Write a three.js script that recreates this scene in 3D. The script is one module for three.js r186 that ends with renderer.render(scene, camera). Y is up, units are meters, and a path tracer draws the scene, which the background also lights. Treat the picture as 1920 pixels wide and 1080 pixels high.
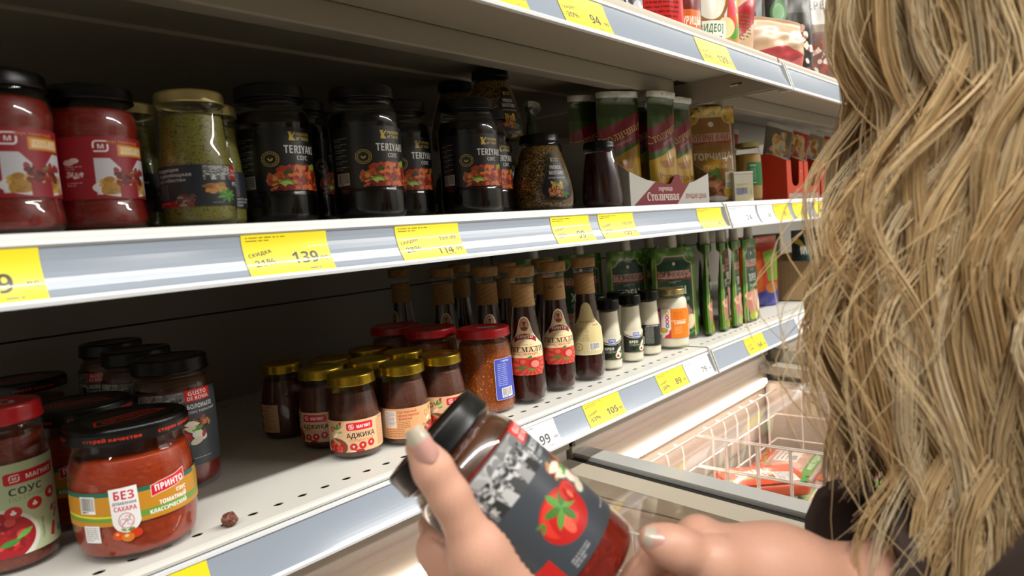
import * as THREE from 'three';
import { mergeGeometries, mergeVertices } from 'three/addons/utils/BufferGeometryUtils.js';
import { RoundedBoxGeometry } from 'three/addons/geometries/RoundedBoxGeometry.js';
import { MarchingCubes } from 'three/addons/objects/MarchingCubes.js';
import { RectAreaLightUniformsLib } from 'three/addons/lights/RectAreaLightUniformsLib.js';

// ---------- camera, light, exposure ----------
const scene = new THREE.Scene();
scene.background = new THREE.Color(0x101010);
const camera = new THREE.PerspectiveCamera(44.196, 1920 / 1080, 0.02, 30);
camera.position.set(0, 1.4, 0);
camera.up.set(0.1104, 0.9939, 0.0033);
camera.lookAt(0.7529, 1.4 - 0.0815, -0.653);
camera.focus = 0.95;
camera.userData.fStop = 6.2;
const renderer = new THREE.WebGLRenderer({ antialias: true });
renderer.toneMapping = THREE.LinearToneMapping;
renderer.toneMappingExposure = 1.0;
renderer.shadowMap.enabled = true;
RectAreaLightUniformsLib.init();
const CEIL_LIGHT = 96, AISLE_LIGHT = 80, FREEZER_LIGHT = 27;

// ---------- helpers ----------
const { sin, cos, PI, min, max, abs, floor, sqrt, pow } = Math;
const V = (x, y, z) => new THREE.Vector3(x, y, z);
function rng(seed) { let s = seed >>> 0; return () => { s = (s + 0x6d2b79f5) | 0; let t = Math.imul(s ^ (s >>> 15), 1 | s); t = (t + Math.imul(t ^ (t >>> 7), 61 | t)) ^ t; return ((t ^ (t >>> 14)) >>> 0) / 4294967296; }; }
const used = {};
function numbered(n) { const k = used[n] = (used[n] ?? -1) + 1; return k ? n + '_' + String(k).padStart(3, '0') : n; }
function tag(o, label, category, group, kind) { if (label) o.userData.label = label; if (category) o.userData.category = category; if (group) o.userData.group = group; if (kind) o.userData.kind = kind; return o; }
function thing(name, label, category, [x, y, z] = [0, 0, 0], turn = 0, group) { const o = new THREE.Group(); o.name = numbered(name); o.position.set(x, y, z); o.rotation.y = turn; scene.add(o); return tag(o, label, category, group); }
function mesh(name, geo, m, parent) { const o = new THREE.Mesh(geo, m); o.name = name; o.castShadow = o.receiveShadow = true; parent.add(o); return o; }
function solo(name, geo, m, label, category, group, pos) { const o = mesh(numbered(name), geo, m, scene); if (pos) o.position.set(...pos); return tag(o, label, category, group); }
function struct(name, geo, m) { const o = mesh(name, geo, m, scene); o.userData.kind = 'structure'; return o; }
function place(proto, label, [x, y, z], turn, group) { const o = proto.userData.placed ? proto.clone() : proto; if (proto.userData.placed) { o.name = numbered(proto.name.replace(/_\d+$/, '')); o.userData = { ...proto.userData }; scene.add(o); } else proto.userData.placed = 1; o.position.set(x, y, z); o.rotation.y = turn; tag(o, label, null, group); return o; }
const box = (w, h, d, x = 0, y = 0, z = 0) => new THREE.BoxGeometry(w, h, d).translate(x, y, z);
const span = (x0, x1, y0, y1, z0, z1) => box(x1 - x0, y1 - y0, z1 - z0, (x0 + x1) / 2, (y0 + y1) / 2, (z0 + z1) / 2);
const rspan = (x0, x1, y0, y1, z0, z1, r = 0.002) => new RoundedBoxGeometry(x1 - x0, y1 - y0, z1 - z0, 2, r).translate((x0 + x1) / 2, (y0 + y1) / 2, (z0 + z1) / 2);
const merge = (l) => mergeGeometries(l.map((g) => (g.index ? g.toNonIndexed() : g)));
const tube = (pts, r, seg = 8, n = 0) => new THREE.TubeGeometry(new THREE.CatmullRomCurve3(pts.map((p) => (p.isVector3 ? p : V(...p)))), n || max(2, pts.length * 4), r, seg);
const rod = (a, b, r, seg = 6) => { const A = V(...a), B = V(...b), g = new THREE.CylinderGeometry(r, r, A.distanceTo(B), seg); g.applyQuaternion(new THREE.Quaternion().setFromUnitVectors(V(0, 1, 0), B.clone().sub(A).normalize())); return g.translate((A.x + B.x) / 2, (A.y + B.y) / 2, (A.z + B.z) / 2); };
// a smooth profile through [r, y] points
function prof(pts, n = 40) { const c = new THREE.CatmullRomCurve3(pts.map((p) => V(p[0], p[1], 0)), false, 'centripetal'); return c.getPoints(n).map((p) => new THREE.Vector2(max(p.x, 0), p.y)); }
const lathe = (pts, seg = 56) => new THREE.LatheGeometry(pts.map((p) => (p.isVector2 ? p : new THREE.Vector2(...p))), seg);
function radiusAt(P, y) { for (let i = 1; i < P.length; i++) { const a = P[i - 1], b = P[i]; if ((a.y <= y && b.y >= y) && b.y > a.y) return a.x + (b.x - a.x) * (y - a.y) / (b.y - a.y); } return P[P.length - 1].x; }
// a profile's cross-section swept along x from x0 to x1; pts are [z, y]
function extrudeX(pts, x0, x1) { const s = new THREE.Shape(pts.map(([z, y]) => new THREE.Vector2(-z, y))); return new THREE.ExtrudeGeometry(s, { depth: x1 - x0, bevelEnabled: false }).rotateY(PI / 2).translate(x0, 0, 0); }
// paper wrapped on a turned surface: rows from y0 to y1; half(v) = half-angle of the row
function wrap(P, y0, y1, half, off = 0.0004, nx = 36, ny = 14, mid = 0) {
  const pos = [], uv = [], idx = [], W = typeof half === 'number' ? () => half : half, big = max(...Array.from({ length: 21 }, (_, i) => W(i / 20)));
  for (let j = 0; j <= ny; j++) { const v = j / ny, y = y0 + (y1 - y0) * v, r = radiusAt(P, y) + off, h = W(v); for (let i = 0; i <= nx; i++) { const a = (i / nx * 2 - 1) * h; pos.push(r * sin(a + mid), y, r * cos(a + mid)); uv.push(0.5 + a / big / 2, v); } }
  for (let j = 0; j < ny; j++) for (let i = 0; i < nx; i++) { const a = j * (nx + 1) + i; idx.push(a, a + 1, a + nx + 2, a, a + nx + 2, a + nx + 1); }
  const g = new THREE.BufferGeometry(); g.setAttribute('position', new THREE.Float32BufferAttribute(pos, 3)); g.setAttribute('uv', new THREE.Float32BufferAttribute(uv, 2)); g.setIndex(idx); g.computeVertexNormals(); return g;
}
// ---------- materials ----------
const M = (color, rough = 0.5, o = {}) => new THREE.MeshPhysicalMaterial({ color, roughness: rough, ...o });
const glass = M(0xffffff, 0.02, { transmission: 1, thickness: 0, ior: 1.5, side: THREE.DoubleSide });
const film = M(0xffffff, 0.06, { transmission: 1, thickness: 0, ior: 1.45, side: THREE.DoubleSide });
function canvasTex(w, h, draw, repeat) { const c = document.createElement('canvas'); c.width = w; c.height = h; const x = c.getContext('2d'); draw(x, w, h); const t = new THREE.CanvasTexture(c); t.colorSpace = THREE.SRGBColorSpace; t.magFilter = THREE.LinearFilter; if (repeat) { t.wrapS = t.wrapT = THREE.RepeatWrapping; t.repeat.set(...repeat); } return t; }
const printed = (w, h, draw, rough = 0.42, o = {}) => M(0xffffff, rough, { map: canvasTex(w, h, draw), side: THREE.DoubleSide, ...o });
function noiseTex(n, f, srgb, repeat) { const d = new Uint8Array(n * n * 4), col = [0, 0, 0]; for (let y = 0; y < n; y++) for (let x = 0; x < n; x++) { f(x / n, y / n, col); const i = (y * n + x) * 4; d[i] = col[0]; d[i + 1] = col[1]; d[i + 2] = col[2]; d[i + 3] = 255; } const t = new THREE.DataTexture(d, n, n); t.magFilter = THREE.LinearFilter; t.wrapS = t.wrapT = THREE.RepeatWrapping; if (srgb) t.colorSpace = THREE.SRGBColorSpace; if (repeat) t.repeat.set(...repeat); t.needsUpdate = true; return t; }
// canvas drawing
function txt(c, s, x, y, size, fill, o = {}) { c.save(); c.translate(x, y); if (o.rot) c.rotate(o.rot); if (o.skew) c.transform(1, 0, -o.skew, 1, 0, 0); c.scale(o.sx ?? 1, 1); c.font = `${o.bold === false ? '' : 'bold '}${size}px ${o.font ?? 'sans-serif'}`; c.textAlign = o.align ?? 'center'; c.textBaseline = 'middle'; if (o.stroke) { c.strokeStyle = o.stroke; c.lineWidth = o.lw ?? size / 6; c.lineJoin = 'round'; c.strokeText(s, 0, 0); } c.fillStyle = fill; c.fillText(s, 0, 0); c.restore(); }
function rr(c, x, y, w, h, r, fill, stroke, lw = 2) { c.beginPath(); c.moveTo(x + r, y); c.arcTo(x + w, y, x + w, y + h, r); c.arcTo(x + w, y + h, x, y + h, r); c.arcTo(x, y + h, x, y, r); c.arcTo(x, y, x + w, y, r); c.closePath(); if (fill) { c.fillStyle = fill; c.fill(); } if (stroke) { c.strokeStyle = stroke; c.lineWidth = lw; c.stroke(); } }
function fillR(c, x, y, w, h, f) { c.fillStyle = f; c.fillRect(x, y, w, h); }
function ell(c, x, y, a, b, f, rot = 0, stroke, lw = 2) { c.beginPath(); c.ellipse(x, y, a, b, rot, 0, 2 * PI); if (f) { c.fillStyle = f; c.fill(); } if (stroke) { c.strokeStyle = stroke; c.lineWidth = lw; c.stroke(); } }
function poly(c, pts, f, stroke, lw = 2) { c.beginPath(); pts.forEach((p, i) => (i ? c.lineTo(...p) : c.moveTo(...p))); c.closePath(); if (f) { c.fillStyle = f; c.fill(); } if (stroke) { c.strokeStyle = stroke; c.lineWidth = lw; c.stroke(); } }
function leaf(c, x, y, l, rot, f) { c.save(); c.translate(x, y); c.rotate(rot); c.beginPath(); c.moveTo(0, 0); c.quadraticCurveTo(l / 2, -l * 0.38, l, 0); c.quadraticCurveTo(l / 2, l * 0.38, 0, 0); c.fillStyle = f; c.fill(); c.strokeStyle = 'rgba(255,255,255,.35)'; c.lineWidth = 1; c.beginPath(); c.moveTo(0, 0); c.lineTo(l, 0); c.stroke(); c.restore(); }
function blobs(c, x, y, w, h, colors, n, size, seed) { const r = rng(seed); for (let i = 0; i < n; i++) { const s = size * (0.4 + r()); ell(c, x + r() * w, y + r() * h, s, s * (0.45 + r() * 0.5), colors[floor(r() * colors.length)], r() * PI); } }
function lines(c, x, y, w, n, dy, f, seed = 1, hgt = 0.42) { const r = rng(seed); c.fillStyle = f; for (let k = 0; k < n; k++) { let u = x, e = x + w * (k === n - 1 ? 0.55 : 0.9 + 0.1 * r()); while (u < e) { const l = min(e - u, dy * (0.5 + 2.2 * r())); c.fillRect(u, y + k * dy, l, dy * hgt); u += l + dy * 0.35; } } }
function barcode(c, x, y, w, h, seed = 3, bg = '#f2f0ea') { fillR(c, x, y, w, h, bg); const r = rng(seed); c.fillStyle = '#222'; let u = x + w * 0.06; while (u < x + w * 0.93) { const b = w * (0.008 + 0.022 * r()); c.fillRect(u, y + h * 0.06, b, h * 0.76); u += b + w * (0.01 + 0.022 * r()); } lines(c, x + w * 0.1, y + h * 0.86, w * 0.8, 1, h * 0.18, '#333', seed); }
function logoM(c, x, y, s, f) { c.save(); c.translate(x, y); c.strokeStyle = f; c.lineWidth = s * 0.13; c.lineCap = 'round'; c.beginPath(); c.moveTo(s * 0.4, -s * 0.42); c.lineTo(-s * 0.2, -s * 0.42); c.quadraticCurveTo(-s * 0.44, -s * 0.42, -s * 0.44, -s * 0.1); c.lineTo(-s * 0.44, s * 0.12); c.stroke(); c.beginPath(); c.moveTo(-s * 0.4, s * 0.42); c.lineTo(s * 0.2, s * 0.42); c.quadraticCurveTo(s * 0.44, s * 0.42, s * 0.44, s * 0.1); c.lineTo(s * 0.44, -s * 0.12); c.stroke(); txt(c, 'М', 0, s * 0.02, s * 0.52, f); c.restore(); }
function magnit(c, x, y, w, h) { rr(c, x, y, w, h, h * 0.22, '#d8202c'); logoM(c, x + h * 0.62, y + h * 0.5, h * 0.62, '#fff'); txt(c, 'МАГНИТ', x + h * 1.12 + (w - h * 1.3) / 2, y + h * 0.54, h * 0.56, '#fff', { sx: (w - h * 1.35) / (h * 0.56 * 4.6) }); }
function tomato(c, x, y, r, star = true, col = ['#c3201b', '#e0382a', '#f2664f']) { ell(c, x, y, r, r * 0.92, col[0]); ell(c, x - r * 0.1, y - r * 0.12, r * 0.8, r * 0.7, col[1]); ell(c, x - r * 0.4, y + r * 0.05, r * 0.24, r * 0.6, col[0], 0.2); ell(c, x + r * 0.42, y + r * 0.02, r * 0.16, r * 0.55, col[0], -0.25); ell(c, x - r * 0.15, y + r * 0.3, r * 0.18, r * 0.4, col[2], 0.1); if (star) for (let k = 0; k < 6; k++) leaf(c, x + r * 0.1, y - r * 0.25, r * 0.75, k * PI / 3 + 0.4, k % 2 ? '#3f7a2c' : '#5c9a3d'); }
function seal(c, x, y, r, f) { ell(c, x, y, r, r, null, 0, f, r * 0.07); for (let k = 0; k < 22; k++) { c.save(); c.translate(x, y); c.rotate(k / 22 * 2 * PI); fillR(c, -r * 0.05, -r * 0.86, r * 0.1, r * 0.2, f); c.restore(); } leaf(c, x, y + r * 0.3, r * 0.55, -0.95, f); leaf(c, x, y + r * 0.3, r * 0.55, PI + 0.95, f); }
const holeM = M(0x0c0a09, 0.9);
// ---------- the room ----------
const rn = rng(11);
const speck = noiseTex(256, (u, v, c) => { const k = 205 + 30 * rn(); c[0] = k; c[1] = k; c[2] = k * 0.98; }, true, [14, 14]);
struct('floor', span(-3.2, 6.2, -0.1, 0, -1.6, 4.2), M(0x9a958a, 0.35, { map: speck }));
struct('ceiling', span(-3.2, 6.2, 3.2, 3.3, -1.6, 4.2), M(0xa8a8a4, 0.9));
const wallM = M(0x8a867e, 0.85);
struct('wall_back', span(-3.2, 6.2, 0, 3.2, -1.7, -1.6), wallM);
struct('wall_front', span(-3.2, 6.2, 0, 3.2, 4.2, 4.3), wallM);
struct('wall_left', span(-3.3, -3.2, 0, 3.2, -1.6, 4.2), wallM);
struct('wall_right', span(6.2, 6.3, 0, 3.2, -1.6, 4.2), wallM);
// ceiling light rows: a glowing diffuser and an area light of its size just under it
function lightRow(x0, len, z, w, power, label) {
  const t = thing('ceiling_light', label, 'light', [x0, 3.06, z]), hl = len / 2;
  mesh('housing', merge([box(len, 0.05, w + 0.05, 0, 0.03, 0), box(len, 0.02, 0.012, 0, 0, w / 2 + 0.01), box(len, 0.02, 0.012, 0, 0, -w / 2 - 0.01)]), M(0xe4e4e0, 0.5), t);
  for (const x of [-hl + 0.4, 0, hl - 0.4]) mesh('hanger', rod([x, 0.05, 0], [x, 0.14, 0], 0.006), M(0x9a9a9a, 0.4, { metalness: 0.8 }), t);
  mesh('diffuser', box(len, 0.006, w, 0, 0, 0), M(0xffffff, 0.6, { emissive: 0xf4f8ff, emissiveIntensity: 3 }), t);
  const l = new THREE.RectAreaLight(0xfdf9f2, power, len, w); l.name = 'light'; l.position.set(0, -0.012, 0); l.rotation.x = -PI / 2; t.add(l);
}
lightRow(1.4, 8.4, 0.72, 0.09, CEIL_LIGHT, 'long white ceiling light row hanging nearest the shelves');
lightRow(3.8, 4.4, 2.5, 0.2, AISLE_LIGHT, 'wide white ceiling light row hanging over the next aisle');

// ---------- shelving ----------
const X0 = -0.32, XS = 1.345, X1 = 2.78, DM = 1.424, DL = 1.13, DT = 1.68, ZB = -1.245;
const enamel = M(0xd0cfc8, 0.42), taupe = M(0xa89f8e, 0.5), panelM = M(0x8c857b, 0.6), railM = M(0x8c96a3, 0.22, { clearcoat: 0.6, clearcoatRoughness: 0.12 }), ridgeM = M(0xdcdfe2, 0.25), darkM = M(0x55564f, 0.6), endM = M(0xb0b0a8, 0.4);
const frame = thing('shelf_frame', 'dark grey shelving back frame of wide horizontal panels behind the jars', 'shelf frame', [0, 0, 0]);
const ys = [0.62, 0.85, 1.0, 1.29, 1.51, 1.73, 1.95, 2.2];
for (const [a, b] of [[X0, XS - 0.02], [XS + 0.02, X1]]) for (let i = 0; i < ys.length - 1; i++) mesh('back_panel', rspan(a, b, ys[i] + 0.0012, ys[i + 1] - 0.0012, ZB - 0.02, ZB, 0.0015), panelM, frame);
for (const x of [X0 - 0.02, XS, X1 + 0.02]) mesh('upright', rspan(x - 0.018, x + 0.018, 0, 2.25, ZB - 0.05, ZB - 0.001, 0.002), panelM, frame);
mesh('back_lining', span(X0, X1, 0.6, 2.25, ZB - 0.034, ZB - 0.024), darkM, frame);
// curved price rail between top (z, y) and bottom (z, y), bulging outward
function railPts(zt, yt, zb, yb, bulge, th = 0.003) { const o = [], n = 10, i2 = []; for (let i = 0; i <= n; i++) { const t = i / n, y = yt + (yb - yt) * t, z = zt + (zb - zt) * t - bulge * 4 * t * (1 - t); o.push([z, y]); i2.unshift([z - th, y - 0.0006]); } return [...o, ...i2]; }
const RAIL = { top: [-0.473, 1.661, -0.456, 1.6185, 0.001], middle: [-0.5985, 1.4148, -0.5845, 1.3735, 0.0042], low: [-0.6455, 1.1185, -0.6285, 1.0805, 0.001] };
function railAt(k, t, out = 0.0006) { const [zt, yt, zb, yb, b] = RAIL[k], f = (u) => V(0, yt + (yb - yt) * u, zt + (zb - zt) * u - b * 4 * u * (1 - u)), p = f(t), d = f(min(t + 0.02, 1)).sub(f(max(t - 0.02, 0))).normalize(); return p.add(V(0, d.z * -1, d.y).multiplyScalar(-out).multiplyScalar(1)); }
function rail(k, a, b, parent) {
  const [zt, yt, zb, yb, bu] = RAIL[k], r = mesh('price_rail', extrudeX(railPts(zt, yt, zb, yb, bu), a, b), railM, parent);
  mesh('rail_ridge', extrudeX([[zt + 0.0022, yt], [zt + 0.0018, yt + 0.003], [zt - 0.004, yt + 0.003], [zt - 0.004, yt - 0.001], [zt, yt - 0.0022]], a, b), ridgeM, r);
  mesh('rail_ridge', extrudeX([[zb + 0.0025, yb], [zb + 0.002, yb - 0.003], [zb - 0.004, yb - 0.003], [zb - 0.004, yb + 0.001], [zb, yb + 0.0024]], a, b), ridgeM, r);
  return r;
}
function endCap(k, x, parent) { const [zt, yt, zb, yb] = RAIL[k]; mesh('end_cap', extrudeX([[zt + 0.004, yt + 0.005], [zb + 0.003, yb - 0.004], [zb - 0.022, yb - 0.004], [zt - 0.022, yt + 0.005]], x - 0.002, x + 0.002), endM, parent); }
// lowest shelf: perforated enamel deck
function perforated(a, b, zf) {
  const s = new THREE.Shape([V(a, -ZB, 0), V(b, -ZB, 0), V(b, -zf, 0), V(a, -zf, 0)].map((p) => new THREE.Vector2(p.x, p.y)));
  for (const z of [0.678, 1.19]) for (let x = a + 0.03; x < b - 0.02; x += 0.0291) { const h = new THREE.Path(); h.absellipse(x, z, 0.0058, 0.0040, 0, 2 * PI, true); s.holes.push(h); }
  return new THREE.ExtrudeGeometry(s, { depth: 0.0008, bevelEnabled: false, curveSegments: 6 }).rotateX(-PI / 2);
}
const bays = [[X0, XS - 0.0045, 'left bay'], [XS + 0.0045, X1, 'right bay']];
for (const [a, b, where] of bays) {
  const what = where === 'left bay' ? 'in the near bay' : 'in the far bay';
  const low = thing('retail_shelf', `white perforated lowest shelf with pale price rail ${what}`, 'shelf');
  mesh('deck', perforated(a, b, -0.652).translate(0, DL - 0.0008, 0), enamel, low);
  mesh('front_edge', extrudeX([[-0.652, DL], [-0.648, DL - 0.0012], [-0.6465, DL - 0.004], [-0.6475, DL - 0.007], [-0.652, DL - 0.007]], a, b), enamel, low);
  mesh('front_channel', span(a, b, DL - 0.048, DL - 0.006, -0.664, -0.651), darkM, low);
  mesh('underpan', span(a, b, DL - 0.05, DL - 0.046, ZB, -0.652), darkM, low); mesh('stiffener', merge([span(a, b, DL - 0.014, DL - 0.01, -0.70, -0.664), span(a, b, DL - 0.014, DL - 0.01, ZB, -1.17)]), holeM, low);
  rail('low', a, b, low); endCap('low', a, low); endCap('low', b, low);
  const mid = thing('retail_shelf', `white middle shelf with bulging glossy price rail ${what}`, 'shelf');
  mesh('deck', span(a, b, DM - 0.003, DM, ZB, -0.606), enamel, mid);
  mesh('front_edge', extrudeX([[-0.606, DM], [-0.602, DM - 0.001], [-0.6, DM - 0.004], [-0.6, DM - 0.0085], [-0.606, DM - 0.0085]], a, b), enamel, mid);
  mesh('front_channel', span(a, b, DM - 0.05, DM - 0.008, -0.62, -0.607), darkM, mid);
  mesh('underpan', span(a, b, DM - 0.034, DM - 0.03, ZB, -0.62), taupe, mid);
  rail('middle', a, b, mid); endCap('middle', a, mid); endCap('middle', b, mid);
  const top = thing('retail_shelf', `grey top shelf with pale price rail ${what}`, 'shelf');
  mesh('deck', span(a, b, DT - 0.003, DT, ZB, -0.484), enamel, top);
  mesh('front_edge', extrudeX([[-0.486, DT], [-0.481, DT - 0.0015], [-0.479, DT - 0.006], [-0.479, DT - 0.02], [-0.486, DT - 0.02]], a, b), taupe, top);
  mesh('underpan', span(a, b, DT - 0.016, DT - 0.013, -0.655, -0.486), taupe, top);
  mesh('front_beam', rspan(a, b - 0.055, 1.634, DT - 0.013, -0.69, -0.66, 0.003), taupe, top);
  mesh('rear_underpan', span(a, b, DT - 0.023, DT - 0.02, ZB, -0.69), taupe, top);
  mesh('rear_beam', rspan(a, b, 1.652, DT - 0.02, -0.86, -0.828, 0.003), taupe, top);
  for (const [x, m] of [[a + 0.006, 1], [b - 0.006, -1]]) { const br = mesh('bracket', extrudeX([[-0.46, 1.6225], [-0.69, 1.6225], [-0.69, DT - 0.016], [-0.476, DT - 0.016]], x - 0.0015, x + 0.0015), taupe, top); mesh('slot', rspan(x - 0.0025, x + 0.0025, 1.641, 1.6455, -0.565, -0.545, 0.001), darkM, br); mesh('lug', rspan(x - 0.0035, x + 0.0035, 1.640, 1.6428, -0.568, -0.552, 0.0008), ridgeM, br); }
  rail('top', a, b, top); endCap('top', a, top); endCap('top', b, top);
}

// ---------- chest freezers under the shelves ----------
const steel = M(0xb3aca0, 0.4, { metalness: 0.15 }), inner = M(0xb8aca0, 0.42), rubber = M(0x17150f, 0.7), silver = M(0xc9cac6, 0.3, { metalness: 0.35 }), wireM = M(0xe9ded4, 0.4);
const FZ = -0.7, FF = -0.19; // inner back and front
const lidY = (z) => 1.02 - 0.07 * (z + 0.7) * -1 * -1; // lid falls towards the front
function freezer(a, b, label, glow) {
  const t = thing('chest_freezer', label, 'freezer');
  mesh('hull', merge([span(a, b, 0, 0.45, FZ - 0.03, FF + 0.05), span(a, b, 0.45, 0.95, FF, FF + 0.05), span(a, a + 0.012, 0.45, 0.965, FZ, FF), span(b - 0.012, b, 0.45, 0.965, FZ, FF)]), steel, t);
  mesh('inner_wall', merge([span(a, b, 0.45, 1.07, FZ - 0.03, FZ - 0.004), span(a + 0.012, a + 0.016, 0.45, 0.96, FZ, FF), span(b - 0.016, b - 0.012, 0.45, 0.96, FZ, FF)]), inner, t);
  mesh('rear_rail', extrudeX([[FZ - 0.03, 1.074], [FZ + 0.003, 1.074], [FZ + 0.003, 1.032], [FZ - 0.004, 1.03], [FZ - 0.03, 1.03]], a, b), taupe, t);
  const led = mesh('light_strip', rspan(a + 0.03, b - 0.02, 0.96, 0.973, FZ - 0.003, FZ + 0.007, 0.002), M(0xffffff, 0.5, { emissive: 0xfff0dc, emissiveIntensity: 4 }), t);
  const l = new THREE.RectAreaLight(0xffe2c8, FREEZER_LIGHT * glow, b - a - 0.06, 0.016); l.name = 'light'; l.position.set((a + b) / 2, 0.962, FZ + 0.012); l.lookAt((a + b) / 2, 0.45, FZ + 0.27); t.add(l);
  mesh('led_trim', span(a + 0.02, b - 0.016, 0.953, 0.958, FZ - 0.003, FZ + 0.004), silver, t);
  // sliding glass lid between two side bars
  const lid = (x0, x1, y, h) => { const g = extrudeX([[FZ, lidY(FZ) + y], [FF + 0.02, lidY(FF) + y], [FF + 0.02, lidY(FF) + y - h], [FZ, lidY(FZ) + y - h]], x0, x1); return g; };
  mesh('lid_bar', lid(a, a + 0.04, 0, 0.022), silver, t);
  mesh('lid_bar', lid(b - 0.048, b, -0.006, 0.022), taupe, t);
  mesh('bar_seal', lid(a - 0.012, a, -0.008, 0.014), rubber, t);
  mesh('front_bar', span(a, b, lidY(FF) - 0.03, lidY(FF) + 0.002, FF - 0.012, FF + 0.05), silver, t);
  mesh('lid_glass', lid(a + 0.04, b - 0.048, -0.006, 0.0005), film, t);
  return t;
}
freezer(-0.02, 0.918, 'grey chest freezer nearest the viewer behind the held jar', 1);
freezer(0.935, 1.79, 'lit chest freezer with wire basket beside the lowest shelf', 1);
freezer(1.84, 2.7, 'far chest freezer half hidden behind the blonde hair', 1);
{ const t = thing('freezer_end_housing', 'beige freezer end housing with a small square handle beyond the lit freezer', 'housing'); mesh('cover', rspan(1.8, 1.815, 0.968, 1.045, -0.698, -0.26, 0.006), taupe, t); mesh('socket', rspan(1.7945, 1.8005, 0.985, 1.02, -0.60, -0.555, 0.003), silver, t); mesh('socket_hole', rspan(1.7925, 1.795, 0.992, 1.012, -0.592, -0.565, 0.001), darkM, t); }
// wire baskets: every wire is a part
function basket(a, b, label) {
  const t = thing('wire_basket', label, 'basket'), z0 = FZ + 0.04, z1 = FF - 0.03, yT = 0.955, yB = 0.76, r = 0.0019, W = (p, q, k = 1) => mesh('wire', rod(p, q, r * k, 5), wireM, t);
  for (const y of [yT, 0.892, 0.83, yB]) { W([a, y, z0], [b, y, z0]); W([a, y, z1], [b, y, z1]); W([a, y, z0], [a, y, z1]); W([b, y, z0], [b, y, z1]); }
  const hook = (x, y, z, dx, dz) => mesh('wire', tube([[x - dx, y, z - dz], [x - dx * 0.3, y + 0.001, z - dz * 0.3], [x, y - 0.004, z], [x, y - 0.05, z], [x, yB, z]], r, 5, 12), wireM, t);
  const n = floor((b - a) / 0.058); for (let i = 1; i < n; i++) { const x = a + (b - a) * i / n; hook(x, yT - 0.003, z0 + 0.004, 0, 0.02); W([x, yT, z1], [x, yB, z1]); W([x, yB, z0], [x, yB, z1]); }
  for (let i = 1; i < 7; i++) { const z = z0 + (z1 - z0) * i / 7; W([b, yT, z], [b, yB, z]); W([a, yT, z], [a, yB, z]); }
  return t;
}
basket(0.99, 1.293, 'white wire basket holding packs in front of the lit freezer divider');
basket(1.302, 1.735, 'white wire basket against the far end wall of the lit freezer');
basket(0.42, 0.84, 'white wire basket seen below the held jar');
// ---------- jars: glass shell, filling, lid, label ----------
const blackLid = M(0x080808, 0.3, { specularIntensity: 0.8 }), goldLid = M(0xb89a2c, 0.26, { metalness: 0.85 }), paleGold = M(0xd8c98c, 0.28, { metalness: 0.8 }), redLid = M(0xc01420, 0.3, { clearcoat: 0.4 });
function lidGeo(r, h, y, lug = 0) {
  const g = lathe([[0, y + h - 0.0012], [r * 0.72, y + h - 0.0012], [r * 0.76, y + h - 0.0002], [r * 0.8, y + h], [r - 0.0022, y + h], [r - 0.0008, y + h - 0.0008], [r - 0.0002, y + h - 0.0026], [r, y + h * 0.45], [r + 0.0003, y + h * 0.2], [r + 0.0007, y + h * 0.12], [r + 0.0007, y + 0.0008], [r - 0.0004, y], [r - 0.002, y + 0.0008], [r - 0.002, y + h - 0.003], [0, y + h - 0.003]].reverse(), 60);
  return g;
}
function jarBody(t, P, m, top, gap = 0.0012, floorGap = 0.0035) { // filling follows the glass from inside
  const pts = [new THREE.Vector2(0, floorGap)]; let y0 = floorGap;
  const r0 = radiusAt(P, floorGap) - gap; pts.push(new THREE.Vector2(r0 * 0.86, floorGap), new THREE.Vector2(r0 * 0.96, floorGap + 0.0012));
  for (const p of P) if (p.y > floorGap + 0.0025 && p.y < top - 0.001) pts.push(new THREE.Vector2(p.x - gap, p.y));
  const rt = radiusAt(P, top) - gap; pts.push(new THREE.Vector2(rt, top), new THREE.Vector2(rt * 0.5, top - 0.0006), new THREE.Vector2(0, top - 0.0006));
  mesh('filling', lathe(pts), m, t);
}
function glassGeo(P, seg = 64) { return lathe([new THREE.Vector2(0, 0.0012), new THREE.Vector2(P[0].x * 0.8, 0.001), ...P], seg); }
function grain(colors, size, n, bg, seed, W = 256) { return canvasTex(W, W, (c, w, h) => { fillR(c, 0, 0, w, h, bg); const r = rng(seed); for (let i = 0; i < n; i++) { const s = size * (0.5 + r()), x = r() * w, y = r() * h, f = colors[floor(r() * colors.length)], a = r() * PI, b = 0.5 + 0.5 * r(); for (const dx of [-w, 0, w]) for (const dy of [-h, 0, h]) if (x + dx > -20 && x + dx < w + 20 && y + dy > -20 && y + dy < h + 20) ell(c, x + dx, y + dy, s, s * b, f, a); } }, [3, 2]); }
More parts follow.
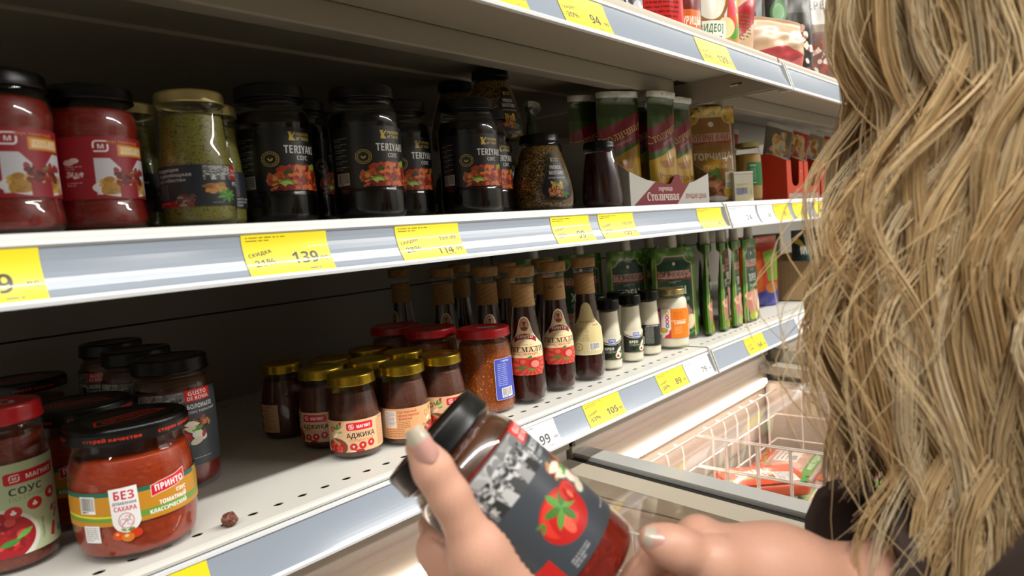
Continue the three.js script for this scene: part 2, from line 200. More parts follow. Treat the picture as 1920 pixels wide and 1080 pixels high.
const sauce = {
  red: M(0xffffff, 0.38, { map: grain(['#7a1508', '#84190a', '#6d1207', '#8c200e'], 7, 500, '#7a1508', 1) }),
  orange: M(0xffffff, 0.36, { map: grain(['#8e2b07', '#98330a', '#832605', '#8c2b06'], 9, 420, '#8e2c07', 2) }),
  tomato: M(0xffffff, 0.34, { map: grain(['#6f160a', '#7d1d0e', '#641207', '#8a2a14'], 5, 500, '#74180b', 3) }),
  georgian: M(0xffffff, 0.38, { map: grain(['#6c2210', '#7a2c15', '#5e1b0b', '#8c3a1a'], 4, 600, '#6e2411', 4) }),
  adjika: M(0xffffff, 0.42, { map: grain(['#4a2415', '#512917', '#452012', '#57301d'], 6, 500, '#4c2616', 5) }),
  lecho: M(0xffffff, 0.34, { map: grain(['#8a4210', '#7e3a0c', '#9c5218', '#c8883a'], 2.4, 900, '#823c0c', 6) }),
  tkemali: M(0x34100d, 0.22), horse: M(0xd9d3bd, 0.5), mustard: M(0xb28c3c, 0.45), beet: M(0x2d0713, 0.25), soy: M(0x080505, 0.3, { specularIntensity: 0.3 }),
  pesto: M(0xffffff, 0.4, { map: grain(['#6f6a22', '#7f7a30', '#8c8a3c', '#3f3f14', '#85803a'], 3.2, 1500, '#7c772e', 7) }),
  seeds: M(0xffffff, 0.32, { map: grain(['#8f6a22', '#a98436', '#6a4a14', '#c09a48', '#3f2a0c'], 3.4, 2600, '#3a270b', 8), bumpMap: grain(['#ddd', '#fff', '#bbb'], 3.4, 2600, '#333', 8), bumpScale: 0.0006 }),
};
// labels ---------------------------------------------------------------
const sunPrint = (c, x, y, w, h, s) => blobs(c, x, y, w, h, ['#8d3218', '#b4552a', '#d17a3c', '#6b2312', '#e0a257', '#4d5a22'], 60, w * 0.09, s);
function oldPhoto(c, x, y, w, h, seed) { c.save(); c.beginPath(); c.rect(x, y, w, h); c.clip(); fillR(c, x, y, w, h, '#6e6e6e'); blobs(c, x, y, w, h * 0.5, ['#a5a5a5', '#8a8a8a', '#bdbdbd', '#747474'], 60, w * 0.1, seed); blobs(c, x, y + h * 0.25, w, h * 0.75, ['#3c3c3c', '#b8b8b8', '#585858', '#8c8c8c', '#cfcfcf', '#2c2c2c', '#777'], 420, w * 0.03, seed + 1); const q = rng(seed); for (let k = 0; k < 5; k++) { const X = x + w * (0.15 + 0.17 * k), Y = y + h * (0.5 + 0.12 * q()); ell(c, X, Y, w * 0.045, h * 0.09, '#d2d2d2'); poly(c, [[X - w * 0.08, y + h], [X - w * 0.05, Y + h * 0.1], [X + w * 0.05, Y + h * 0.1], [X + w * 0.09, y + h]], ['#333', '#c4c4c4', '#4a4a4a', '#9a9a9a', '#2a2a2a'][k]); ell(c, X, Y - h * 0.06, w * 0.05, h * 0.05, '#3a3a3a'); } c.restore(); }
const L = {};
L.printo = printed(2048, 512, (c, w, h) => {
  fillR(c, 0, 60, w, 40, '#1f6a57'); fillR(c, 0, 98, w, 250, '#c78a22'); poly(c, [[0, 260], [500, 262], [w, 250], [w, 310], [500, 318], [0, 300]], '#6f9a3a'); poly(c, [[0, 244], [400, 262], [800, 276], [800, 286], [400, 280], [0, 262]], '#e6d91f');
  fillR(c, 0, 348, w, 8, '#c2821c');
  barcode(c, 250, 90, 170, 150, 5); rr(c, 270, 345, 170, 150, 4, '#efeeee'); lines(c, 284, 360, 140, 7, 18, '#999', 4);
  // badge
  c.beginPath(); c.moveTo(560, 40); c.lineTo(810, 26); c.lineTo(820, 330); c.quadraticCurveTo(790, 420, 690, 425); c.quadraticCurveTo(590, 420, 570, 330); c.closePath(); c.fillStyle = '#f3f1f2'; c.fill();
  txt(c, 'БЕЗ', 690, 98, 104, '#c81e32', { sx: 1.05 }); txt(c, 'ДОБАВЛЕНИЯ', 690, 166, 34, '#3a4a66', { sx: 0.92 }); txt(c, 'САХАРА', 692, 214, 56, '#c81e32', { sx: 0.95 });
  ell(c, 692, 320, 66, 66, null, 0, '#c0384a', 6); for (const [x, y] of [[660, 322], [706, 296], [722, 336]]) poly(c, [[x - 20, y - 12], [x, y - 22], [x + 20, y - 12], [x + 20, y + 14], [x, y + 24], [x - 20, y + 14]], null, '#b0606c', 4); c.strokeStyle = '#c0384a'; c.lineWidth = 6; c.beginPath(); c.moveTo(645, 368); c.lineTo(738, 272); c.stroke();
  ell(c, 610, 445, 52, 42, '#d84f10'); ell(c, 762, 440, 58, 42, '#d23a10'); ell(c, 690, 468, 56, 40, '#e07a18'); ell(c, 600, 432, 16, 12, '#f4b060'); ell(c, 680, 452, 20, 12, '#f8d090'); leaf(c, 690, 410, 70, -0.3, '#5b8a3a'); leaf(c, 690, 410, 60, PI + 0.4, '#6d9a44');
  // emblem
  poly(c, [[930, 70], [1010, 50], [1100, 40], [1190, 30], [1300, 0], [1300, 95], [1190, 130], [1100, 142], [1010, 150], [930, 166]], '#d3172a', '#f5d9d4', 6); txt(c, 'ПРИНТО', 1120, 92, 78, '#fff', { rot: -0.07 });
  for (const [s, y, z] of [['СОУС', 176, 48], ['ТОМАТНЫЙ', 238, 54], ['КЛАССИЧЕСКИЙ', 298, 50]]) txt(c, s, 1305, y, z, '#fff', { align: 'right' });
  fillR(c, 1480, 60, 90, 290, '#b99a3a'); lines(c, 1490, 80, 70, 14, 18, '#6b5310', 9);
}, 0.4, { transparent: true, alphaTest: 0.5 });
L.printoTop = printed(512, 512, (c, w, h) => { ell(c, 256, 256, 256, 256, '#101010'); poly(c, [[30, 310], [90, 190], [420, 190], [482, 310], [400, 322], [256, 340], [112, 322]], null, '#e8361e', 17); txt(c, 'ПРИНТО', 256, 260, 82, '#e8361e', { sx: 0.95 }); txt(c, 'СТАРОЕ КАЧЕСТВО', 256, 400, 30, '#7c2a1e'); }, 0.3, { transparent: true, alphaTest: 0.5, clearcoat: 0.4, clearcoatRoughness: 0.25 });
L.printoRim = printed(2048, 64, (c, w, h) => { fillR(c, 0, 0, w, h, '#101010'); for (let k = 0; k < 2; k++) { txt(c, 'старое качество «ПРИНТО»', 270 + k * 1024, 34, 36, '#e0331d'); txt(c, '→', 580 + k * 1024, 32, 60, '#e0331d'); txt(c, 'открой качество', 810 + k * 1024, 34, 36, '#e0331d'); } }, 0.3);
L.georgian = printed(768, 700, (c, w, h) => {
  fillR(c, 0, 0, w, h, '#c3d3a8'); magnit(c, 330, 70, 330, 90); txt(c, 'СОУС', 345, 215, 74, '#3a3f3a', { align: 'left' }); txt(c, 'ПО-ГРУЗИНСКИ', 345, 272, 46, '#8fae86', { align: 'left', bold: false, sx: 0.95 });
  leaf(c, 150, 330, 110, -1.2, '#6d9a52'); leaf(c, 170, 360, 120, -0.6, '#7da85c');
  ell(c, 220, 560, 270, 240, '#e8e8dc'); ell(c, 220, 550, 245, 205, '#a81620'); blobs(c, 40, 420, 360, 220, ['#c5202a', '#8f1018', '#d94a48', '#b21c22'], 60, 26, 4); leaf(c, 270, 610, 120, -0.3, '#3f8a34'); leaf(c, 360, 570, 110, -0.6, '#6db04a');
  for (const [x, y] of [[360, 370], [480, 340], [600, 305]]) { ell(c, x, y, 46, 46, '#d42a32'); ell(c, x, y + 4, 16, 13, '#fff'); fillR(c, x - 6, y - 20, 12, 22, '#fff'); }
  for (const [x, y, s] of [[600, 430, 26], [630, 465, 22], [615, 500, 18], [640, 420, 16]]) ell(c, x, y, s * 0.7, s, '#b8404a', 0.4); poly(c, [[560, 640], [590, 540], [615, 545], [590, 650]], '#cc2430'); rr(c, 640, 600, 70, 44, 8, '#2a8a8c'); txt(c, '360', 675, 622, 24, '#fff'); lines(c, 505, 470, 20, 12, 14, '#4d6a48', 2);
  fillR(c, 745, 0, 23, h, '#aebf94');
});
L.tomato = printed(1536, 768, (c, w, h) => {
  fillR(c, 0, 0, w, h, '#43484f'); oldPhoto(c, 330, 10, 400, 250, 21); txt(c, 'К', 362, 214, 56, '#c8c8c8');
  fillR(c, 730, 0, 250, 118, '#d8221e'); txt(c, 'GUSTO', 852, 38, 58, '#f3e7e4'); txt(c, 'DI ROMA', 854, 88, 50, '#f3e7e4');
  txt(c, 'БОЛОНЬЕЗЕ', 740, 170, 64, '#e8e8e8', { align: 'left', sx: 0.7 }); txt(c, 'СОУС ТОМАТНЫЙ', 740, 226, 34, '#cfcfcf', { align: 'left' });
  tomato(c, 570, 520, 150); tomato(c, 690, 470, 66, false, ['#b01c16', '#d63828', '#f07a60']); leaf(c, 470, 455, 60, 2.4, '#4a7f34'); leaf(c, 470, 455, 50, 3.4, '#4a7f34');
  blobs(c, 700, 300, 230, 90, ['#7d3020', '#a0522d', '#5d2416', '#c08a58'], 60, 24, 6); leaf(c, 690, 330, 150, 0.15, '#efe8d4'); leaf(c, 700, 370, 170, 0.4, '#e6dfc4'); leaf(c, 770, 420, 110, -0.4, '#4f9a3c'); leaf(c, 760, 400, 90, 0.6, '#6cb04c'); ell(c, 830, 470, 74, 46, '#efe9da', 0.5); ell(c, 800, 520, 60, 34, '#e2d8c0', -0.3); ell(c, 870, 460, 18, 40, '#b8302a', 0.3);
  for (let k = 0; k < 7; k++) lines(c, 60, 70 + k * 84, 210, 2, 26, '#c9c9c9', 40 + k); txt(c, 'GUSTO', 150, 40, 36, '#ddd'); fillR(c, 230, 600, 130, 168, '#d8221e'); fillR(c, 60, 690, 170, 78, '#d8221e'); lines(c, 760, 690, 300, 1, 14, '#d0d0d0', 3); lines(c, 420, 700, 130, 3, 18, '#b8b8b8', 13);
  fillR(c, 1180, 0, 356, h, '#3b4047'); for (let k = 0; k < 12; k++) lines(c, 1200, 40 + k * 46, 300, 2, 18, '#bdbdbd', 60 + k); barcode(c, 1250, 620, 200, 120, 4);
}, 0.4);
L.adjika = printed(1024, 400, (c, w, h) => {
  fillR(c, 0, 0, w, h, '#e0b88e'); ell(c, 250, 330, 150, 110, '#6e4a34'); ell(c, 250, 330, 118, 84, '#a81c16'); blobs(c, 160, 270, 180, 120, ['#c8281e', '#8c140e', '#d8503c'], 50, 18, 3); c.save(); c.translate(170, 200); c.rotate(0.55); rr(c, 0, 0, 170, 36, 16, '#b8865e'); ell(c, 8, 18, 24, 26, '#d0a078'); c.restore();
  leaf(c, 270, 120, 90, -1.4, '#4c8a34'); leaf(c, 280, 110, 80, -0.7, '#5e9c40'); leaf(c, 260, 120, 70, -2.2, '#4c8a34'); leaf(c, 280, 150, 70, -0.2, '#6aa84a'); ell(c, 240, 190, 46, 20, '#efe2cc', -0.6); ell(c, 190, 110, 30, 34, '#c83028'); ell(c, 190, 110, 18, 20, '#e8a090'); poly(c, [[300, 20], [340, 10], [330, 60], [305, 60]], '#c8281e');
  magnit(c, 400, 30, 330, 96); txt(c, 'АДЖИКА', 572, 190, 84, '#2a1c14', { sx: 0.98 }); txt(c, 'ГРУЗИНСКАЯ', 572, 256, 50, '#b8704c', { bold: false });
  for (const [x, y] of [[470, 335], [580, 325], [690, 310]]) { ell(c, x, y, 46, 46, '#c8242a'); poly(c, [[x - 16, y - 14], [x + 16, y - 14], [x, y + 20]], '#f6e6d6'); } ell(c, 540, 392, 60, 24, '#c01c22'); ell(c, 460, 396, 36, 20, '#e8d8b8');
  for (let k = 0; k < 9; k++) lines(c, 790, 40 + k * 38, 190, 2, 17, '#b05a3c', 70 + k); txt(c, 'КАВКАЗ', 880, 24, 28, '#9c3c24');
  for (let k = 0; k < 8; k++) lines(c, 20, 40 + k * 40, 90, 2, 17, '#b07a58', 90 + k);
}, 0.45);
L.adjikaBack = printed(1024, 400, (c, w, h) => {
  fillR(c, 0, 0, w, h, '#e0aa78'); rr(c, 160, 30, 170, 220, 6, '#e9dfd8'); lines(c, 176, 46, 138, 11, 18, '#8b8592', 5); for (const [s, y] of [['Соус перечный:', 46], ['аджика перечная', 92], ['грузинская', 136]]) txt(c, s, 350, y, 46, '#c23a16', { align: 'left', sx: 0.72 });
  for (let k = 0; k < 9; k++) lines(c, 350 - (k > 3 ? 180 : 0), 176 + k * 24, 290 + (k > 3 ? 180 : 0), 1, 18, '#a8531f', 30 + k);
  ell(c, 760, 110, 34, 34, null, 0, '#c8302a', 8); leaf(c, 820, 90, 90, -1.2, '#4c8a34'); leaf(c, 830, 100, 80, -0.6, '#5e9c40'); ell(c, 800, 180, 40, 20, '#efe2cc', -0.5); ell(c, 830, 320, 130, 90, '#6e4a34'); ell(c, 830, 325, 100, 70, '#b01f18'); blobs(c, 760, 280, 150, 90, ['#c8281e', '#8c140e', '#d8503c'], 30, 16, 3); c.save(); c.translate(690, 230); c.rotate(0.5); rr(c, 0, 0, 150, 34, 14, '#b8865e'); c.restore();
}, 0.45);
L.blue = printed(256, 512, (c, w, h) => { rr(c, 2, 2, w - 4, h - 4, 18, '#4a55b8', '#cfd2ea', 5); txt(c, '• ПЕРЕЦ •', w / 2, 34, 26, '#e8e8f4'); for (let k = 0; k < 12; k++) lines(c, 30, 64 + k * 24, 196, 1, 20, '#aab0dd', k + 3); barcode(c, 60, 368, 136, 118, 7); });
L.redLidTop = printed(256, 128, (c, w, h) => { ell(c, 128, 64, 126, 62, '#8f8a90'); ell(c, 128, 64, 100, 46, null, 0, '#c9c6cc', 5); lines(c, 60, 44, 136, 3, 18, '#5a565c', 2); }, 0.35, { transparent: true, alphaTest: 0.5 });
function kintoShape(c, w, h, fill, rim) { c.beginPath(); c.moveTo(60, h - 90); c.lineTo(110, h - 8); c.lineTo(w - 110, h - 8); c.lineTo(w - 60, h - 90); c.lineTo(w - 8, h * 0.5); c.quadraticCurveTo(w * 0.78, h * 0.40, w * 0.70, h * 0.26); c.lineTo(w * 0.66, h * 0.14); c.quadraticCurveTo(w * 0.62, 6, w * 0.5, 6); c.quadraticCurveTo(w * 0.38, 6, w * 0.34, h * 0.14); c.lineTo(w * 0.30, h * 0.26); c.quadraticCurveTo(w * 0.22, h * 0.40, 8, h * 0.5); c.closePath(); c.fillStyle = fill; c.fill(); c.strokeStyle = rim; c.lineWidth = 12; c.stroke(); }
L.kinto = printed(640, 900, (c, w, h) => {
  kintoShape(c, w, h, '#efd9a8', '#eee9dc'); c.save(); c.globalCompositeOperation = 'source-atop'; fillR(c, 0, h * 0.70, w, h * 0.3, '#c23a30'); for (let k = 0; k < 16; k++) { c.save(); c.translate(w * 0.6, h * 0.82); c.rotate(k / 16 * 2 * PI); poly(c, [[40, -6], [260, -26], [260, 26]], 'rgba(240,150,110,.35)'); c.restore(); } c.strokeStyle = '#b8242a'; c.lineWidth = 7; c.strokeRect(36, h * 0.52, w - 72, h * 0.44); c.restore();
  ell(c, w / 2, h * 0.14, 78, 96, '#8a4a34'); ell(c, w / 2, h * 0.14, 66, 84, '#c99c7c'); ell(c, w / 2, h * 0.125, 28, 36, '#8a5640'); ell(c, w / 2, h * 0.20, 50, 26, '#7a4632'); ell(c, w / 2, h * 0.10, 34, 14, '#5d3426');
  poly(c, [[130, 330], [200, 276], [320, 254], [440, 276], [510, 330], [500, 404], [430, 360], [320, 342], [210, 360], [140, 404]], '#8f1c20', '#f0e2c8', 6); txt(c, 'КИНТО', 320, 306, 70, '#f6ecd8', { sx: 1.1 });
  txt(c, '— СОУС —', 320, 432, 40, '#5d4a30', { bold: false }); txt(c, 'ТКЕМАЛИ', 320, 506, 104, '#2a1a12', { font: 'serif', sx: 1.05 }); txt(c, 'КЛАССИЧЕСКИЙ', 320, 574, 46, '#b8463c');
  ell(c, 290, 700, 84, 72, '#c8342a'); ell(c, 270, 684, 40, 34, '#e0604c'); ell(c, 430, 720, 88, 76, '#b82a24'); ell(c, 440, 730, 60, 54, '#e88a78'); leaf(c, 330, 640, 90, -0.4, '#4f7a34'); leaf(c, 180, 790, 150, -0.15, '#4f7a34'); leaf(c, 330, 800, 110, 0.2, '#5c8a3c');
}, 0.42, { transparent: true, alphaTest: 0.5 });
L.kintoBack = printed(640, 900, (c, w, h) => { kintoShape(c, w, h, '#d8c690', '#efe9d6'); c.save(); c.globalCompositeOperation = 'source-atop'; fillR(c, 0, 0, w, h * 0.36, '#d8c690'); c.restore(); txt(c, 'СОУС ТКЕМАЛИ', 330, 330, 36, '#5a4a28'); txt(c, 'КИНТО', 470, 390, 34, '#7a2430'); for (let k = 0; k < 12; k++) lines(c, 110, 430 + k * 20, 420, 1, 17, '#7d6b40', 9 + k); ell(c, 180, 760, 60, 60, null, 0, '#8a5428', 10); txt(c, 'С', 180, 760, 60, '#8a5428'); barcode(c, 340, 690, 170, 130, 12); }, 0.45, { transparent: true, alphaTest: 0.5 });
L.kraft = printed(512, 256, (c, w, h) => { fillR(c, 0, 0, w, h, '#9a7442'); c.save(); c.translate(w / 2, h / 2); c.rotate(-0.6); for (let j = -6; j < 7; j++) for (let i = -3; i < 4; i++) txt(c, 'КИНТО', i * 130 + (j % 2) * 60, j * 44, 30, 'rgba(200,165,110,.55)', { font: 'serif' }); c.restore(); }, 0.7);
L.kraftDate = printed(512, 256, (c, w, h) => { fillR(c, 0, 0, w, h, '#9a7442'); blobs(c, 0, 0, w, h, ['#967040', '#9e7846'], 80, 14, 4); txt(c, '03 02 25', 300, 104, 40, '#2a2018', { font: 'monospace' }); }, 0.7);
L.unican = printed(512, 420, (c, w, h) => { fillR(c, 0, 0, w, h, '#20221c'); blobs(c, 200, 160, 300, 260, ['#2c3420', '#3a4a28', '#28301e', '#4a5c30'], 40, 50, 3); c.beginPath(); c.moveTo(0, 30); c.quadraticCurveTo(256, 220, 512, 10); c.lineTo(512, 0); c.lineTo(0, 0); c.fillStyle = '#d8d2ba'; c.fill(); c.strokeStyle = '#eee9d8'; c.lineWidth = 12; c.beginPath(); c.moveTo(0, 60); c.quadraticCurveTo(256, 240, 512, 40); c.stroke();
  rr(c, 190, 40, 130, 112, 10, '#2a4796', '#dfe3ee', 5); txt(c, 'UNI', 255, 74, 48, '#fff', { sx: 1.1 }); txt(c, 'CAN', 255, 122, 48, '#fff', { sx: 1.1 }); txt(c, 'ХРЕН', 200, 220, 70, '#eeeade', { sx: 0.95 }); txt(c, 'СТОЛОВЫЙ', 230, 280, 42, '#b8b8a0', { bold: false }); ell(c, 180, 350, 60, 44, '#14160f'); ell(c, 360, 350, 60, 56, '#eee6d0'); ell(c, 352, 356, 30, 28, '#b83a30'); leaf(c, 330, 300, 150, -0.8, '#e8e4cc'); leaf(c, 420, 380, 80, -1.3, '#8fae5a'); });
L.unicanBack = printed(512, 420, (c, w, h) => { fillR(c, 0, 0, w, h, '#1c1d1a'); for (let k = 0; k < 15; k++) lines(c, 170, 50 + k * 22, 300, 1, 19, '#a9a99f', k + 4); poly(c, [[40, 200], [80, 130], [120, 200]], null, '#ccc', 6); barcode(c, 30, 230, 120, 150, 8); txt(c, 'ХРЕН СТОЛОВЫЙ', 320, 26, 30, '#ddd'); });
L.mayo = printed(1024, 440, (c, w, h) => { fillR(c, 0, 0, w, h, '#e87a14'); fillR(c, 250, 0, 190, h, '#efe9e4'); poly(c, [[100, 0], [250, 0], [250, 440], [100, 440]], '#b01c58'); poly(c, [[100, 330], [250, 360], [250, 440], [100, 440]], '#4f8a2c'); poly(c, [[300, 440], [440, 300], [440, 440]], '#c8283c'); txt(c, 'СТОЛОВЫЙ', 212, 200, 56, '#f4d9e4', { rot: -PI / 2 }); for (const [y, f] of [[60, '#e0a818'], [124, '#c02a68'], [188, '#d0304c'], [252, '#2a7ab0']]) { ell(c, 380, y, 34, 34, f); ell(c, 380, y, 14, 14, '#fff'); } ell(c, 300, 340, 110, 62, '#e9e3cf'); ell(c, 300, 322, 88, 36, '#d0982c'); ell(c, 296, 318, 50, 18, '#e0b850');
  for (let k = 0; k < 6; k++) lines(c, 500, 50 + k * 26, 330, 1, 20, '#b85a0c', k + 3); txt(c, 'С ХРЕНОМ', 620, 214, 50, '#fff', { sx: 0.9 }); txt(c, 'майонезный соус', 600, 176, 34, '#f6d0a0'); for (let k = 0; k < 6; k++) lines(c, 500, 266 + k * 20, 260, 1, 17, '#f2b878', k + 31); barcode(c, 850, 260, 110, 150, 9); });
L.pasta = printed(1024, 512, (c, w, h) => {
  fillR(c, 0, 0, w, h, '#9c1f2e'); for (let k = 0; k < 7; k++) lines(c, 20, 60 + k * 54, 140, 2, 22, '#c98a92', k + 3); barcode(c, 60, 350, 90, 60, 6); ell(c, 265, 210, 36, 24, '#efe3e4'); ell(c, 300, 196, 32, 22, '#efe3e4'); lines(c, 240, 240, 110, 2, 20, '#d8a8ae', 6); blobs(c, 240, 290, 100, 60, ['#efe3e4', '#e0b8bc'], 20, 12, 8); lines(c, 240, 372, 110, 2, 20, '#d8a8ae', 7);
  logoM(c, 470, 80, 100, '#f0e8ec'); txt(c, 'соус томатный', 630, 40, 34, '#c89020'); rr(c, 575, 62, 260, 96, 6, '#d88a1c'); fillR(c, 590, 76, 230, 68, '#e8b868'); txt(c, 'СОУС ДЛЯ', 704, 96, 40, '#f7ecd8'); txt(c, 'БОЛОНЬЕЗЕ', 704, 128, 36, '#f7ecd8');
  fillR(c, 420, 178, 430, 300, '#d2d2dc'); ell(c, 635, 420, 240, 80, '#e4e2e6'); c.save(); c.beginPath(); c.rect(420, 178, 430, 300); c.clip(); blobs(c, 460, 350, 350, 120, ['#d0a860', '#b88a40', '#e0c080', '#a87830'], 120, 26, 9); blobs(c, 540, 270, 220, 130, ['#8a2a22', '#a03a2c', '#6d1c18', '#4a120e'], 60, 26, 10); leaf(c, 640, 300, 70, -1.2, '#4f7a40'); leaf(c, 650, 300, 60, -0.4, '#628c4c'); leaf(c, 650, 300, 60, -2.2, '#4f7a40'); ell(c, 780, 290, 40, 26, '#9a2028'); c.restore();
  poly(c, [[520, 178], [750, 178], [636, 320]], '#9c1f2e'); fillR(c, 566, 400, 150, 112, '#9c1f2e');
  for (let k = 0; k < 8; k++) lines(c, 890, 50 + k * 54, 110, 2, 22, '#d0a0a6', k + 23);
}, 0.4);
L.pesto = printed(1024, 400, (c, w, h) => {
  fillR(c, 0, 0, w, h, '#2b2e36'); fillR(c, 0, 0, 60, 90, '#a01e22'); txt(c, 'Продукция', 90, 42, 46, '#cfcfcf', { align: 'left', sx: 0.72 }); txt(c, 'плодоовощная', 90, 92, 46, '#cfcfcf', { align: 'left', sx: 0.72 }); txt(c, 'Соус «Песто»', 90, 142, 46, '#cfcfcf', { align: 'left', sx: 0.72 }); for (let k = 0; k < 9; k++) lines(c, 40, 180 + k * 17, 280, 1, 14, '#8c8c90', k + 5); fillR(c, 20, 340, 320, 60, '#a81a1e'); lines(c, 50, 356, 150, 2, 20, '#d8a0a0', 3); blobs(c, 240, 290, 110, 100, ['#6a5a50', '#a8988a', '#8a2a2a', '#3c3430'], 40, 16, 12);
  oldPhoto(c, 400, 10, 180, 140, 31); fillR(c, 582, 4, 130, 140, '#b01e22'); txt(c, 'ITALIA', 646, 54, 34, '#e8d8d8'); txt(c, 'CREMA', 646, 92, 34, '#e8d8d8'); txt(c, 'PESTO', 660, 184, 56, '#d8d8d8', { sx: 0.8 }); blobs(c, 400, 200, 120, 90, ['#b07a3c', '#c8924c', '#94602c'], 14, 34, 13); for (let k = 0; k < 9; k++) leaf(c, 540, 300, 76, k * 0.7, k % 2 ? '#3f7a2a' : '#5a9a3a'); lines(c, 440, 370, 130, 1, 12, '#9a9a9a', 5);
  fillR(c, 740, 0, 284, h, '#23252e'); for (let k = 0; k < 13; k++) lines(c, 760, 20 + k * 20, 240, 1, 15, '#8a8a94', k + 15); txt(c, 'МАССА НЕТТО 190 г', 770, 300, 30, '#c8c8c8', { align: 'left', sx: 0.8 }); txt(c, 'СРОК ГОДНОСТИ', 770, 334, 30, '#c8c8c8', { align: 'left', sx: 0.8 }); txt(c, '12 МЕСЯЦЕВ', 770, 368, 30, '#c8c8c8', { align: 'left', sx: 0.8 });
}, 0.42);
function premiere(c, x, y, s, f = '#c9b04a') { c.save(); c.translate(x, y); c.scale(s, s); poly(c, [[-90, -34], [-76, -30], [-62, -34], [-66, -6], [-40, -34], [-34, -30], [-58, 6], [-36, 34], [-86, 34], [-80, 0]], f); txt(c, 'PREMIERE', 30, -16, 32, f, { sx: 0.82 }); txt(c, 'of TASTE', 26, 18, 34, f, { sx: 0.85 }); c.restore(); }
L.teriyaki = printed(1024, 640, (c, w, h) => {
  fillR(c, 0, 0, w, h, '#141518'); for (let k = 0; k < 6; k++) lines(c, 20, 110 + k * 60, 170, 2, 22, '#84847c', k + 4); barcode(c, 30, 480, 150, 130, 14, '#b9b9b4'); seal(c, 330, 320, 74, '#c9b04a');
  premiere(c, 620, 88, 1.35); txt(c, 'TERIYAKI', 628, 224, 112, '#d9d9d6', { sx: 0.72 }); txt(c, 'СОУС', 628, 310, 62, '#cfcfcc', { sx: 0.75 });
  const chick = ['#a8321a', '#c44a20', '#d8662c', '#8a2210', '#e07a38', '#5d160c']; c.save(); c.beginPath(); c.rect(280, 330, 640, 310); c.clip(); blobs(c, 380, 440, 460, 200, chick, 60, 62, 41); poly(c, [[470, 400], [540, 380], [600, 440], [660, 370], [720, 400], [740, 520], [600, 620], [480, 540]], '#b03a1a'); blobs(c, 470, 390, 280, 180, chick, 70, 30, 42); blobs(c, 290, 470, 130, 120, ['#c05a24', '#dd9a50', '#a03a18'], 40, 24, 43); leaf(c, 420, 480, 110, -0.5, '#2c4a1c'); leaf(c, 400, 520, 90, 0.3, '#38581f'); ell(c, 440, 580, 80, 52, '#6f9a2c', -0.2); ell(c, 440, 582, 62, 38, '#b8cc6a', -0.2); ell(c, 760, 400, 44, 34, '#8fae3a', -0.5); leaf(c, 850, 560, 70, -1, '#4f7a2c'); blobs(c, 300, 600, 560, 40, chick, 60, 28, 44); c.restore();
}, 0.36, { clearcoat: 0.3 });
L.grainMustard = printed(480, 640, (c, w, h) => { c.beginPath(); c.moveTo(150, 40); c.quadraticCurveTo(240, -30, 330, 40); c.quadraticCurveTo(400, 300, 462, 440); c.quadraticCurveTo(480, 630, 240, 632); c.quadraticCurveTo(0, 630, 18, 440); c.quadraticCurveTo(80, 300, 150, 40); c.fillStyle = '#15161a'; c.fill(); c.strokeStyle = '#4a4436'; c.lineWidth = 6; c.stroke(); premiere(c, 245, 96, 0.8); txt(c, 'FRENCH', 240, 200, 68, '#dededa', { sx: 0.72 }); txt(c, 'MUSTARD', 240, 270, 68, '#dededa', { sx: 0.72 }); txt(c, 'ГОРЧИЦА ФРАНЦУЗСКАЯ', 240, 336, 30, '#c0c0ba', { sx: 0.7 }); blobs(c, 150, 400, 160, 100, ['#c8a428', '#e0c040', '#a8841c'], 40, 22, 51); blobs(c, 100, 470, 200, 110, ['#b05a30', '#c87a4a', '#8a3c1e', '#d89a5a'], 70, 16, 52); leaf(c, 270, 520, 130, 0.3, '#3f6a2a'); leaf(c, 280, 520, 110, 0.9, '#4f7a34'); seal(c, 400, 400, 36, '#9aa050'); }, 0.4, { transparent: true, alphaTest: 0.5 });
L.greenBack = printed(512, 320, (c, w, h) => { fillR(c, 0, 0, w, h, '#1f7a34'); txt(c, 'Горчица', 40, 40, 44, '#e6f0e0', { align: 'left' }); for (let k = 0; k < 9; k++) lines(c, 40, 80 + k * 20, 330, 1, 17, '#a8d0a8', k + 6); txt(c, 'Масса нетто', 40, 280, 30, '#e6f0e0', { align: 'left' }); });
L.darkBack = printed(256, 512, (c, w, h) => { fillR(c, 0, 0, w, h, '#17181b'); for (let k = 0; k < 14; k++) lines(c, 30, 40 + k * 24, 190, 1, 19, '#b0b0aa', k + 16); barcode(c, 60, 390, 120, 100, 22); });

